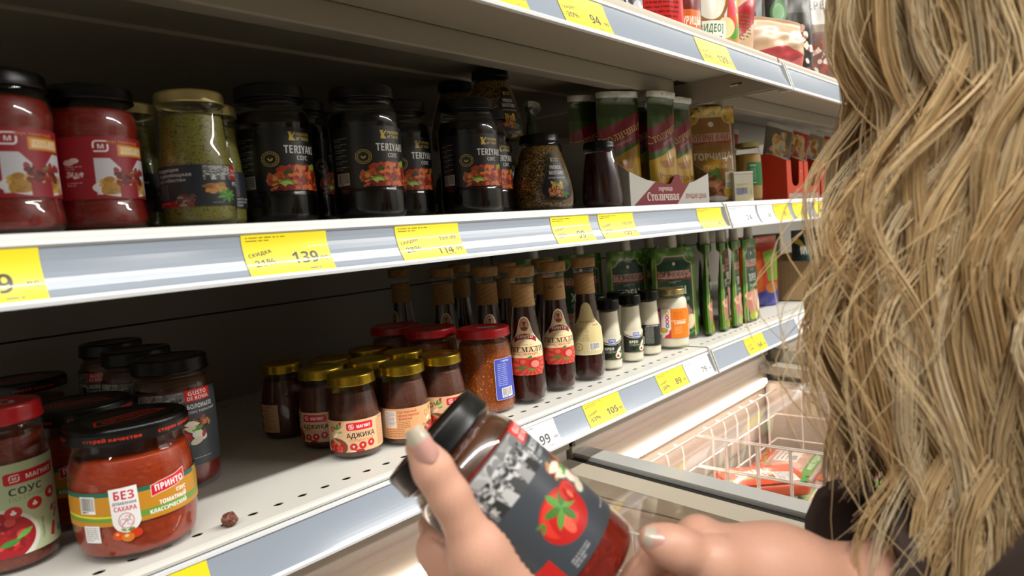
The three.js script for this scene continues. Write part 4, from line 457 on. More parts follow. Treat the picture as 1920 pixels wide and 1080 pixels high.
// red display boxes with leaning sachets
const redCard = printed(512, 512, (c, w, h) => { fillR(c, 0, 0, w, h, '#e64c28'); const r = rng(4); for (let k = 0; k < 5; k++) { const x = 40 + r() * 430, y = 30 + r() * 300; leaf(c, x, y, 34, r() * 6, '#e8b8a8'); leaf(c, x, y, 28, r() * 6, '#f0d0c4'); } txt(c, 'индана', w / 2, 452, 118, '#efe6dc', { sx: 0.95, stroke: '#3a1a10', lw: 12 }); ell(c, 316, 392, 12, 24, '#efe6dc', 0, '#3a1a10', 4); }, 0.5), redSide = printed(256, 256, (c, w, h) => { fillR(c, 0, 0, w, h, '#e64c28'); for (const [x, y, a] of [[60, 60, 1], [140, 120, 2.4], [80, 150, 4], [180, 60, 0.3], [120, 200, 3]]) { leaf(c, x, y, 40, a, '#efc8ba'); leaf(c, x, y, 34, a + 1, '#e8a894'); } }, 0.5);
function sachetFace(hue, seed) { return printed(256, 420, (c, w, h) => { fillR(c, 0, 0, w, h, hue); fillR(c, 0, 0, w, 26, '#b8b4ac'); blobs(c, 70, 60, 130, 110, ['#c89a4a', '#e0c080', '#a86a2a', '#c8c0a8'], 30, 28, seed); rr(c, 20, 190, w - 40, 130, 14, '#d8d2c4'); txt(c, 'ПРИПРАВА', w / 2, 226, 40, '#5a3a20', { sx: 0.9 }); lines(c, 40, 256, 170, 3, 20, '#8a7a60', seed); blobs(c, 30, 330, 190, 70, ['#6a8a3a', '#a84a24', '#c89a4a'], 26, 20, seed + 5); }, 0.3, { clearcoat: 0.4 }); }
const sf = [sachetFace('#6a6258', 3), sachetFace('#a8302a', 4), sachetFace('#8a7a6a', 5)];
{ const spots = [[1.832, -0.645, 'first, nearest the mustard jar', 0], [1.962, -0.645, 'second from the mustard jar', 1], [2.1, -0.645, 'third along, beside loose hair', 2], [2.232, -0.645, 'fourth along, behind loose hair', 1], [1.695, -0.735, 'set back behind the gold lidded mustard', 1], [2.366, -0.645, 'fifth along, mostly behind hair', 0]];
  const proto = thing('spice_box', '', 'box'), W = 0.122, H = 0.1, s = new THREE.Shape(); s.moveTo(0, 0); s.lineTo(W, 0); s.lineTo(W, H); s.lineTo(W * 0.76, H); s.lineTo(W * 0.72, 0.05); s.quadraticCurveTo(W * 0.7, 0.034, W * 0.5, 0.034); s.quadraticCurveTo(W * 0.3, 0.034, W * 0.28, 0.05); s.lineTo(W * 0.24, H); s.lineTo(0, H); s.closePath();
  const g = new THREE.ExtrudeGeometry(s, { depth: 0.0015, bevelEnabled: false, curveSegments: 8 }), p = g.attributes.position, u = g.attributes.uv; for (let i = 0; i < p.count; i++) u.setXY(i, p.getX(i) / W, p.getY(i) / H);
  mesh('front_panel', g, redCard, proto); const sp = (x) => extrudeSide([[0, 0], [0, H], [-0.04, H + 0.02], [-0.09, H + 0.022], [-0.09, 0]], x, 0); for (const x of [0, W - 0.0015]) mesh('side_panel', sp(x), redSide, proto); mesh('back_panel', span(0, W, 0, H + 0.02, -0.0915, -0.09), redSide, proto); mesh('bottom_panel', span(0, W, 0, 0.001, -0.09, 0), redSide, proto);
  const sa = sf.map((m, i) => pouch('spice_sachet', '', 'sachet', [0.085, 0.188, 0.012], m, darkFoil, { seed: 20 + i, stand: false, seam: 0.05, wob: 0.001 }));
  spots.forEach(([x, z, l, k], i) => { place(proto, 'red spice display box with white lettering, ' + l, [x, DM + 0.0003, z], 0, G('red spice display boxes'));
    const q = place(sa[k], ['grey', 'red', 'beige'][k] + ' spice sachet leaning out of the red box ' + l, [x + 0.045 + (i % 2) * 0.008, DM + 0.006, z - 0.05], R(-30), G('spice sachets in the red boxes')); q.rotation.set(-0.1, R(-30), -0.26, 'YXZ'); q.position.x -= 0.012; q.position.y += 0.012; }); }
// lowest shelf, right of the jars
{ const p = pouch('horseradish_pouch', '', 'pouch', [0.104, 0.205, 0.021], F.horse, green, { seed: 12, seam: 0.1, spout: true, hole: 0.835, taper: 0.06 }), g = G('green horseradish pouches with white caps'), l = 'green horseradish pouch with white cap ', y = DL;
  for (const [x, z, a, s] of [[1.412, -0.752, -42, 'broadside behind the orange label jar'], [1.507, -0.72, 24, 'edge on, right of the broadside pouch'], [1.573, -0.712, 20, 'second of the edge on pouches'], [1.632, -0.706, 16, 'third of the edge on pouches, front strip showing'], [1.712, -0.703, 4, 'at the right end before the orange pouch'], [1.355, -0.835, -30, 'left of the broadside pouch, one row back'], [1.29, -0.915, -38, 'in shade above the black lidded white jars'], [1.19, -0.965, -25, 'darkest, behind the dark bottles'], [1.46, -0.835, 10, 'behind the broadside pouch, cap showing'], [1.56, -0.81, 18, 'in the second row behind the edge on ones'], [1.66, -0.8, 15, 'in the second row near the right end'], [1.76, -0.79, 12, 'at the far end of the second row']]) place(p, l + s, [x, y, z], R(a), g); }
{ const p = pouch('orange_sauce_pouch', 'orange sauce pouch with vertical white lettering beside the green pouches', 'pouch', [0.11, 0.2, 0.034], F.orange, redFoil, { seed: 31, seam: 0.06 }); p.position.set(1.985, DL, -0.79); p.rotation.y = R(-48); p.userData.placed = 1; }
{ const p = pouch('yellow_bag', 'yellow and green snack bag standing behind the orange pouch', 'bag', [0.13, 0.19, 0.05], printed(256, 380, (c, w, h) => { fillR(c, 0, 0, w, h, '#b8981c'); fillR(c, 0, 0, w, 60, '#4f7a2c'); blobs(c, 20, 200, 210, 150, ['#3f7a2c', '#c8b03a', '#8a6a14'], 40, 30, 3); }, 0.3), green, { seed: 32, stand: false }); p.position.set(2.42, DL, -0.935); p.rotation.y = R(-30); }
{ const m = [printed(256, 380, (c, w, h) => { fillR(c, 0, 0, w, h, '#14302a'); blobs(c, 10, 60, 230, 300, ['#1c4a3c', '#2a5a6a', '#c8a848', '#7a3a2a', '#102018'], 50, 34, 7); txt(c, 'МАКИ', w / 2, 120, 60, '#d8d8c8'); }, 0.3), printed(256, 380, (c, w, h) => { fillR(c, 0, 0, w, h, '#a88a5a'); blobs(c, 10, 160, 230, 200, ['#c84a5a', '#d8b878', '#4a7a8a', '#e8d8c0'], 40, 34, 8); fillR(c, 30, 40, 190, 80, '#d8c8a0'); txt(c, 'СУП', w / 2, 80, 60, '#7a3a20'); }, 0.3)];
  const ps = m.map((k, i) => pouch('seasoning_bag', '', 'bag', [0.12, 0.2, 0.04], k, darkFoil, { seed: 40 + i, stand: false })); for (const [k, x, z, a, l] of [[0, 2.245, -0.735, -30, 'dark green seasoning bag, left in the open cardboard box'], [0, 2.42, -0.735, -30, 'dark green seasoning bag, second in the cardboard box'], [1, 2.545, -0.735, -40, 'beige and pink seasoning bag in the cardboard box']]) place(ps[k], l, [x, DL + 0.004, z], R(a)); }
{ const t = thing('cardboard_box', 'open brown cardboard box with cut down front at the far shelf end', 'box'), x0 = 2.1, x1 = 2.66, zf = -0.672, zb = -0.86, y = DL + 0.0003; mesh('side_panel', extrudeSide([[zf, 0], [zf, 0.115], [zb, 0.122], [zb, 0]], x0, y, 0.004), kraftBox, t); mesh('side_panel', extrudeSide([[zf, 0], [zf, 0.115], [zb, 0.122], [zb, 0]], x1, y, 0.004), kraftBox, t); const s = new THREE.Shape(); s.moveTo(0, 0); s.lineTo(0.56, 0); s.lineTo(0.56, 0.115); s.lineTo(0.5, 0.115); s.lineTo(0.5, 0.06); s.quadraticCurveTo(0.5, 0.05, 0.49, 0.05); s.lineTo(0.05, 0.05); s.quadraticCurveTo(0.04, 0.05, 0.04, 0.06); s.lineTo(0.04, 0.115); s.lineTo(0, 0.115); s.closePath(); mesh('front_panel', new THREE.ExtrudeGeometry(s, { depth: 0.004, bevelEnabled: false }).translate(x0, y, zf), kraftBox, t); mesh('back_panel', span(x0, x1, y, y + 0.122, zb - 0.004, zb), kraftBox, t); mesh('bottom_panel', span(x0, x1, y, y + 0.003, zb, zf), kraftBox, t); }
{ const r = rng(9), g = new THREE.IcosahedronGeometry(0.0075, 4), p = g.attributes.position; for (let i = 0; i < p.count; i++) { const v = V(p.getX(i), p.getY(i), p.getZ(i)), k = 1 + 0.09 * sin(v.x * 900 + 1) * sin(v.y * 700) + 0.06 * sin(v.z * 1300); p.setXYZ(i, v.x * k * 1.05, v.y * k * 0.92 + 0.0071, v.z * k); } g.computeVertexNormals(); const t = thing('dried_rosehip', 'dried brown rosehip lying loose on the white deck', 'rosehip', [0.3205, DL, -0.6685], 0.5); mesh('hull', g, M(0xffffff, 0.7, { map: grain(['#5a2c20', '#7a4634', '#46201a', '#8a5c44'], 8, 300, '#5c3024', 3, 128) }), t); mesh('calyx', new THREE.ConeGeometry(0.0026, 0.004, 7).rotateZ(-1.2).translate(0.0078, 0.009, 0), M(0x3a221a, 0.8), t); }
// bags on the top shelf
function topBag(name, label, cat, dims, draw, back, x, z, a, o = {}) { const p = pouch(name, label, cat, dims, printed(320, 520, draw, 0.36, { clearcoat: 0.2, clearcoatRoughness: 0.2 }), back, { seed: 60 + floor(x * 50), stand: false, seam: 0.06, wob: 0.0016, ...o }); p.position.set(x, DT + (o.dy ?? 0.0005), z); p.rotation.y = R(a); if (o.lean) p.rotation.z = o.lean; return p; }
topBag('spice_bag', 'dark bag with silver sheen at the left end of top shelf', 'bag', [0.07, 0.2, 0.03], (c, w, h) => { fillR(c, 0, 0, w, h, '#4a4c4e'); blobs(c, 0, 200, w, 320, ['#7a7c80', '#a8acb0', '#2c2c2e', '#c8ccd0'], 60, 36, 3); }, darkFoil, 0.875, -0.525, -34);
topBag('spice_bag', 'narrow red bag seen edge on between dark bags', 'bag', [0.05, 0.2, 0.03], (c, w, h) => { fillR(c, 0, 0, w, h, '#a81a1a'); lines(c, 30, 60, 250, 20, 22, '#5a0c0c', 4); }, redFoil, 0.925, -0.545, -20);
topBag('spice_bag', 'bright red bag covered with small dark print', 'bag', [0.075, 0.2, 0.035], (c, w, h) => { fillR(c, 0, 0, w, h, '#c01c1a'); lines(c, 40, 230, 240, 16, 17, '#6d0c0c', 6); fillR(c, 0, 0, 70, 300, '#1c1a1a'); txt(c, 'ЧИЛИ', 190, 120, 70, '#f0d8c8'); }, redFoil, 0.992, -0.525, -36);
topBag('spice_bag', 'black bag with orange band of white lettering', 'bag', [0.072, 0.2, 0.03], (c, w, h) => { fillR(c, 0, 0, w, h, '#232021'); fillR(c, 20, 330, 280, 90, '#6d2018'); fillR(c, 20, 416, 280, 84, '#d0662a'); txt(c, 'ДЛЯ КУРИЦЫ', 160, 458, 46, '#f4e6d4', { sx: 0.9 }); leaf(c, 130, 280, 70, -1, '#3f9a3a'); leaf(c, 150, 280, 60, -0.2, '#4fae44'); }, darkFoil, 1.058, -0.525, -34);
topBag('spice_bag', 'clear bag of mixed peppercorns behind the black bag', 'bag', [0.05, 0.19, 0.03], (c, w, h) => { fillR(c, 0, 0, w, h, '#6a6a64'); blobs(c, 0, 60, w, 440, ['#a82a1c', '#3f7a3a', '#1c1a18', '#c8c0b0', '#6a3a24'], 160, 24, 8); }, darkFoil, 1.116, -0.585, -34);
topBag('recipe_bag', 'colourful bag with fruit print and video recipe badge', 'bag', [0.095, 0.21, 0.034], (c, w, h) => { fillR(c, 0, 0, w, h, '#b88a4a'); blobs(c, 200, 150, 120, 340, ['#d0482a', '#e0a02c', '#5a9a3a', '#c83a4a', '#e8d8a0'], 40, 44, 11); fillR(c, 210, 150, 16, 260, '#d8dce8'); ell(c, 130, 340, 100, 92, '#9a6a30'); ell(c, 130, 340, 84, 76, '#e8e0d0'); leaf(c, 130, 220, 70, -1.2, '#3f7a2a'); leaf(c, 140, 225, 60, -0.5, '#5a9a3a'); rr(c, 30, 420, 190, 100, 12, '#f0ece0'); txt(c, '[ВИДЕО]', 125, 448, 44, '#4f7a5a', { sx: 0.9 }); txt(c, 'РЕЦЕПТ', 125, 496, 44, '#4f7a5a', { sx: 0.9 }); }, ochre, 1.168, -0.523, -38);
topBag('coffee_bag', 'cream and red crumpled bag leaning on the top shelf', 'bag', [0.15, 0.19, 0.06], (c, w, h) => { fillR(c, 0, 0, w, h, '#c8a888'); poly(c, [[0, 420], [110, 410], [320, 190], [320, 330], [190, 500], [0, 490]], '#a81c24'); lines(c, 220, 330, 70, 8, 16, '#7a5a40', 4); poly(c, [[180, 0], [320, 0], [320, 60], [220, 200]], '#b82a30'); }, redFoil, 1.262, -0.562, -36, { wob: 0.004, lean: -0.12, dy: 0.01 });
topBag('coffee_bag', 'low cream and red bag slumped against the price rail', 'bag', [0.16, 0.085, 0.05], (c, w, h) => { fillR(c, 0, 0, w, h, '#c0a080'); poly(c, [[0, 420], [140, 330], [320, 430], [320, 520], [0, 520]], '#b03a40'); poly(c, [[200, 520], [300, 380], [320, 520]], '#d86a6a'); }, redFoil, 1.42, -0.508, -16, { wob: 0.002 });
topBag('spice_bag', 'dark grey bag with pale printed back panel', 'bag', [0.1, 0.19, 0.035], (c, w, h) => { fillR(c, 0, 0, w, h, '#3a3836'); rr(c, 190, 200, 110, 290, 4, '#8a8884'); lines(c, 200, 220, 90, 14, 18, '#3a3836', 6); }, darkFoil, 1.475, -0.6, -44);
const pepper = (seed, pale) => (c, w, h) => { fillR(c, 0, 0, w, h, pale ? '#8a7a66' : '#3c3833'); fillR(c, 60, 0, 200, 230, pale ? '#cfccc4' : '#5a5a56'); txt(c, 'ПЕРЕЦ', 160, 130, 66, pale ? '#8a8880' : '#a8a8a0', { sx: 0.9 }); ell(c, 70, 220, 50, 56, '#4f8a50'); ell(c, 70, 220, 36, 42, '#8fba8a'); fillR(c, 10, 280, 110, 80, '#c09a4a'); ell(c, 170, 400, 140, 130, pale ? '#7a5a50' : '#211d1b'); blobs(c, 40, 290, 260, 220, pale ? ['#c8a090', '#a8544a', '#e0c8b8', '#8a4a40', '#5a6a8a', '#d8d0cc'] : ['#e0dcd0', '#1c1816', '#3a3430', '#b05a48', '#c8a088'], 70, 18, seed); };
topBag('pepper_bag', 'clear topped bag of black pepper with green badge', 'bag', [0.1, 0.22, 0.036], pepper(5, false), darkFoil, 1.557, -0.53, -44);
topBag('pepper_bag', 'pale bag of mixed pepper with green badge beside hair', 'bag', [0.125, 0.22, 0.04], pepper(6, true), darkFoil, 1.706, -0.528, -44);
topBag('tea_bag', 'small blue grey packet low on the top shelf', 'packet', [0.07, 0.075, 0.03], (c, w, h) => { fillR(c, 0, 0, w, h, '#6a7488'); lines(c, 40, 100, 220, 6, 40, '#8a94a8', 3); }, darkFoil, 1.86, -0.52, -30);
topBag('tea_bag', 'small orange red packet with white lettering beside hair', 'packet', [0.12, 0.085, 0.04], (c, w, h) => { fillR(c, 0, 0, w, h, '#d04a24'); txt(c, 'индана', 160, 420, 90, '#f0e0d4', { sx: 0.9 }); }, redFoil, 1.99, -0.522, -30);

// ---------- price tags in the rails ----------
function tagFace(kind, big, small, o = {}) { return printed(320, 200, (c, w, h) => { const ink = '#2c2a24'; fillR(c, 0, 0, w, h, kind === 'y' ? '#e6d21e' : '#e9eaec'); lines(c, 14, 14, 150, 2, 15, kind === 'y' ? '#7a6c14' : '#555', big.length + 3, 0.35); if (o.off) { txt(c, 'СКИДКА', 56, 96, 24, ink, { rot: -0.25, sx: 0.9 }); txt(c, o.off, 60, 142, 44, ink, { rot: -0.12, sx: 0.9 }); } if (o.old) txt(c, o.old, 250, 88, 36, '#5a5220', { sx: 0.85 }); txt(c, big, o.x ?? 218, o.y ?? 130, o.s ?? 80, ink, { sx: 0.8 }); txt(c, small, 288, 140 + (o.old ? 20 : 0), 30, ink); lines(c, 220, 184, 80, 1, 14, '#777', 2); }, 0.35, { clearcoat: 0.25 }); }
function priceTag(k, x0, x1, face, label, group, t0 = 0.04, t1 = 0.95) { const pos = [], uv = [], idx = [], n = 10; for (let j = 0; j <= n; j++) { const t = t1 + (t0 - t1) * j / n, p = railAt(k, t, 0.0007); for (const x of [x0, x1]) { pos.push(x - (x0 + x1) / 2, p.y, p.z); uv.push(x === x0 ? 0 : 1, j / n); } } for (let j = 0; j < n; j++) { const a = j * 2; idx.push(a, a + 1, a + 3, a, a + 3, a + 2); } const g = new THREE.BufferGeometry(); g.setAttribute('position', new THREE.Float32BufferAttribute(pos, 3)); g.setAttribute('uv', new THREE.Float32BufferAttribute(uv, 2)); g.setIndex(idx); g.computeVertexNormals(); solo('price_tag', g, face, label, 'price tag', group, [(x0 + x1) / 2, 0, 0]); }
const yT = (b, s, o) => tagFace('y', b, s, o), wT = (b, s, o) => tagFace('w', b, s, o), gm = G('price tags in the middle rail'), gl = G('price tags in the lowest rail'), gt = G('price tags in the top rail');
priceTag('middle', 0.085, 0.168, yT('59', '.99', { s: 100, x: 205 }), 'yellow price tag cut by the left frame edge, below the pasta sauce', gm);
priceTag('middle', 0.325, 0.415, yT('139', '.99', { off: '-21%' }), 'yellow price tag reading 139 below the pesto and teriyaki', gm);
priceTag('middle', 0.503, 0.6, yT('114', '.99', { off: '-28%', old: '159.99', y: 160, s: 64 }), 'yellow price tag reading 114 below the middle teriyaki jar', gm);
priceTag('middle', 0.78, 0.873, yT('99', '.99', { off: '-25%', y: 145 }), 'yellow price tag reading 99 below the grain mustard', gm);
priceTag('middle', 0.897, 0.998, yT('156', '.99', { off: '-20%', old: '195.99', y: 160, s: 64 }), 'yellow price tag reading 156 below the purple jar', gm);
priceTag('middle', 1.225, 1.33, yT('34', '.99', { y: 155, s: 60, x: 235 }), 'yellow price tag at the seam below the mustard box', gm);
priceTag('middle', 1.362, 1.5, wT('24', '.99', {}), 'white price tag reading 24 just right of the seam', gm);
priceTag('middle', 1.512, 1.6, wT('49', '.99', {}), 'white price tag reading 49 below the gold lidded mustard', gm);
priceTag('middle', 1.604, 1.7, yT('87', '.99', {}), 'yellow price tag under the first red display box', gm);
priceTag('middle', 1.727, 1.815, yT('52', '.99', {}), 'yellow price tag next to loose hair, under red boxes', gm);
priceTag('middle', 1.883, 1.97, yT('45', '.99', {}), 'yellow price tag seen through loose hair strands', gm);
priceTag('middle', 2.086, 2.19, yT('39', '.99', {}), 'yellow price tag farthest right on the middle rail', gm);
priceTag('low', 0.185, 0.283, yT('119', '.99', { off: '-20%' }), 'yellow price tag under the squat tomato sauce at frame bottom', gl);
priceTag('low', 0.722, 0.813, wT('99', '.99', { s: 96, x: 205 }), 'white price tag reading 99 right of the held jar', gl);
priceTag('low', 0.889, 0.993, yT('105', '.99', { off: '-53%', s: 76 }), 'yellow price tag reading 105 below the plum bottles', gl);
priceTag('low', 1.119, 1.222, yT('89', '.99', { off: '-26%' }), 'yellow price tag reading 89 below the white jars', gl);
priceTag('low', 1.226, 1.332, wT('79', '.99', {}), 'white price tag reading 79 at the seam', gl);
priceTag('low', 1.515, 1.622, yT('64', '.99', { off: '-13%' }), 'yellow price tag reading 64 below the green pouches', gl);
priceTag('low', 1.841, 1.952, wT('61', '.99', {}), 'white price tag below the cardboard box', gl);
priceTag('low', 1.975, 2.09, yT('72', '.99', { off: '-15%' }), 'yellow price tag at the right end beside hair', gl);
priceTag('top', 0.523, 0.587, yT('94', '.99', {}), 'yellow price tag cut by the top frame edge', gt);
priceTag('top', 0.65, 0.746, yT('94', '.99', { off: '-20%' }), 'yellow price tag reading 94 on the top rail', gt);
priceTag('top', 0.987, 1.1, yT('129', '.99', { off: '-25%' }), 'yellow price tag below the recipe bag', gt);
priceTag('top', 1.716, 1.81, yT('85', '.99', {}), 'yellow price tag right of the seam on top rail', gt);
// ---------- frozen packs ----------
const meat = (band, seed) => printed(400, 300, (c, w, h) => { fillR(c, 0, 0, w, h, '#c8a094'); blobs(c, 0, 0, w, h, ['#d4b0a4', '#bc9084', '#dcc0b4', '#c49a8c'], 60, 46, seed); fillR(c, 0, 0, w, 54, band); fillR(c, 0, 250, w, 50, '#4f9a3c'); txt(c, 'ФИЛЕ ГРУДКИ', w / 2, 276, 36, '#e8e4d8', { sx: 0.9 }); rr(c, 150, 80, 190, 120, 4, '#e9e6e0'); lines(c, 165, 94, 150, 4, 22, '#8a8680', seed); barcode(c, 165, 160, 90, 34, seed); for (let k = 0; k < 6; k++) leaf(c, 30 + k * 60, 30, 44, k, '#6ab04a'); }, 0.2, { clearcoat: 0.8, clearcoatRoughness: 0.1 });
function pack(name, label, face, side, [x, y, z], turn, tilt = 0, w = 0.19, d = 0.14, h = 0.045) { const t = thing(name, label, 'pack', [x, y, z], turn); t.rotation.x = tilt; mesh('tray', new RoundedBoxGeometry(w, h, d, 3, 0.012).translate(0, h / 2, 0), side, t); const g = new THREE.PlaneGeometry(w * 0.96, d * 0.96, 12, 8).rotateX(-PI / 2), p = g.attributes.position; for (let i = 0; i < p.count; i++) { const u = p.getX(i) / w * 2, v = p.getZ(i) / d * 2; p.setY(i, h + 0.002 + 0.006 * (1 - u * u) * (1 - v * v)); } g.computeVertexNormals(); mesh('film_label', g, face, t); return t; }
const pinkSide = M(0xd0ada0, 0.3), fm = [meat('#4f9a3c', 3), meat('#c8502c', 4)];
const orangeFace = printed(400, 300, (c, w, h) => { fillR(c, 0, 0, w, h, '#d8441c'); ell(c, 60, 60, 120, 90, '#e0562a'); txt(c, 'ГРУДКА', 170, 120, 70, '#f4e6dc', { rot: -0.4, sx: 0.8 }); txt(c, 'ФИЛЕ', 200, 190, 60, '#f4e6dc', { rot: -0.4, sx: 0.8 }); fillR(c, 0, 210, w, 16, '#3f9a4a'); rr(c, 250, 150, 110, 130, 4, '#e6e2da'); lines(c, 262, 164, 86, 6, 18, '#888', 3); poly(c, [[340, 300], [400, 210], [400, 300]], '#2aa04a'); }, 0.25, { clearcoat: 0.6 });
{ const P = 0.764; let k = 0; const gp = G('pink frozen meat packs'); for (const [x, z, a, l] of [[1.44, -0.6, 0.15, 'at the left rear of the stack'], [1.64, -0.6, 0.1, 'at the right rear of the stack'], [1.43, -0.44, 0.1, 'under the orange pack'], [1.635, -0.44, -0.05, 'at the right front of the basket'], [1.44, -0.285, 0.05, 'nearest the freezer front, left'], [1.64, -0.285, 0.02, 'nearest the freezer front, right']]) { const q = pack('meat_pack', 'pink frozen meat pack with green band ' + l, fm[k++ % 2], pinkSide, [x, P, z], a); q.userData.group = gp; }
  pack('orange_pack', 'bright orange frozen pack with green corner lying on pink packs', orangeFace, M(0xd0481f, 0.3), [1.41, P + 0.056, -0.575], -0.85, 0, 0.17, 0.11, 0.03);
  pack('orange_pack', 'orange frozen pack glimpsed beside the held jar', orangeFace, M(0xd0481f, 0.3), [1.14, P, -0.58], -0.3, 0, 0.19, 0.13, 0.04);
  pack('orange_pack', 'orange frozen pack showing right of the thumb behind the freezer bar', orangeFace, M(0xd0481f, 0.3), [0.7, P, -0.45], -0.2, 0, 0.19, 0.13, 0.04); }
// ---------- the held jar ----------
const AX = V(-0.41372, 0.71285, -0.56628), JB = V(0.3773, 1.1582, -0.2698);
{ const o = place(heldProto, 'tilted tomato sauce jar with grey label held in both hands', [JB.x, JB.y, JB.z], 0);
  o.userData.group = undefined; delete o.userData.group; const C = V(-0.68855, 0.37445, 0.62104); C.addScaledVector(AX, -C.dot(AX)).normalize(); const D = AX.clone().cross(C), al = -1.01, Z = C.clone().multiplyScalar(cos(al)).addScaledVector(D, -sin(al)), X = C.clone().multiplyScalar(sin(al)).addScaledVector(D, cos(al)); o.quaternion.setFromRotationMatrix(new THREE.Matrix4().makeBasis(X, AX, Z)); }
// ---------- the person ----------
const smin = (a, b, k) => { const h = max(k - abs(a - b), 0) / k; return min(a, b) - h * h * k * 0.25; };
function cap(a, b, ra, rb) { const bx = b[0] - a[0], by = b[1] - a[1], bz = b[2] - a[2], l2 = bx * bx + by * by + bz * bz || 1e-9; return (x, y, z) => { const px = x - a[0], py = y - a[1], pz = z - a[2], t = min(1, max(0, (px * bx + py * by + pz * bz) / l2)), dx = px - bx * t, dy = py - by * t, dz = pz - bz * t; return sqrt(dx * dx + dy * dy + dz * dz) - (ra + (rb - ra) * t); }; }
const chain = (pts, rs, k = 0.006) => { const c = pts.slice(1).map((p, i) => cap(pts[i], p, rs[i], rs[i + 1])); return (x, y, z) => { let d = c[0](x, y, z); for (let i = 1; i < c.length; i++) d = smin(d, c[i](x, y, z), k); return d; }; };
function meshField(f, lo, hi, cell, clip) {
  const ext = max(hi[0] - lo[0], hi[1] - lo[1], hi[2] - lo[2]) / 2 + cell * 3, n = Math.ceil(2 * ext / cell), c = [0, 1, 2].map((i) => (lo[i] + hi[i]) / 2), mc = new MarchingCubes(n, new THREE.MeshStandardMaterial(), false, false, 400000), hf = n / 2; mc.isolation = 0;
  for (let k = 0; k < n; k++) for (let j = 0; j < n; j++) for (let i = 0; i < n; i++) { const x = c[0] + (i - hf) / hf * ext, y = c[1] + (j - hf) / hf * ext, z = c[2] + (k - hf) / hf * ext, o = i + j * n + k * n * n; if (x < lo[0] - cell * 2 || x > hi[0] + cell * 2 || y < lo[1] - cell * 2 || y > hi[1] + cell * 2 || z < lo[2] - cell * 2 || z > hi[2] + cell * 2) { mc.field[o] = -1; continue; } let d = f(x, y, z); if (clip) d = max(d, clip(x, y, z)); mc.field[o] = -d; }
  mc.update(); const m = mc.count, P = mc.positionArray, g = new THREE.BufferGeometry(), pos = new Float32Array(m * 3); for (let i = 0; i < m * 3; i++) pos[i] = c[i % 3] + P[i] * ext;
  g.setAttribute('position', new THREE.BufferAttribute(pos, 3)); const w = mergeVertices(g, cell * 0.02); w.computeVertexNormals(); return w;
}
const H = V(0.656, 1.5774, -0.039), fw = V(-0.33, -0.3, -0.88).normalize(), rt = fw.clone().cross(V(0, 1, 0)).normalize(), up = rt.clone().cross(fw).normalize();
const hp = (r, u, f) => { const p = H.clone().addScaledVector(rt, r).addScaledVector(up, u).addScaledVector(fw, f); return [p.x, p.y, p.z]; };
const LH = { wrist: [0.337, 1.1014, -0.3062], cmc: [0.3189, 1.1681, -0.2925], mcp: [0.3003, 1.2029, -0.3029], ip: [0.2876, 1.2412, -0.3124], tip: [0.2774, 1.2724, -0.3242], i: [[0.3178, 1.1835, -0.36], [0.3419, 1.1846, -0.3921], [0.3681, 1.1869, -0.3851], [0.3817, 1.1907, -0.3637]], m: [[0.3278, 1.1613, -0.3579], [0.3548, 1.1535, -0.3871], [0.3813, 1.1623, -0.3775], [0.392, 1.1717, -0.3556]], r: [[0.3374, 1.1413, -0.3521], [0.3691, 1.1294, -0.3753], [0.3939, 1.1391, -0.3631], [0.4037, 1.1531, -0.3429]], p: [[0.3455, 1.1251, -0.3406], [0.3785, 1.1131, -0.3578], [0.3961, 1.12, -0.3505], [0.4068, 1.1321, -0.3367]], elbow: [0.40, 1.03, -0.08], heel: [0.3305, 1.1625, -0.2870] };
const RH = { wrist: [0.4705, 1.1451, -0.1791], cmc: [0.4422, 1.1562, -0.1917], mcp: [0.4191, 1.1697, -0.2032], ip: [0.3998, 1.1847, -0.2181], tip: [0.3897, 1.1929, -0.2338], i: [[0.4308, 1.1797, -0.2215], [0.4227, 1.1632, -0.2518], [0.4143, 1.1513, -0.2615], [0.4005, 1.1428, -0.2672]], m: [[0.4471, 1.1578, -0.2246], [0.4428, 1.1372, -0.2529], [0.4314, 1.1268, -0.2648], [0.4147, 1.1205, -0.271]], r: [[0.4597, 1.1386, -0.2213], [0.4549, 1.1169, -0.2518], [0.4433, 1.107, -0.2639], [0.425, 1.1039, -0.2693]], p: [[0.4645, 1.1245, -0.2141], [0.4612, 1.103, -0.2428], [0.451, 1.0941, -0.2534], [0.4341, 1.093, -0.2575]], elbow: [0.675, 1.08, -0.02] };
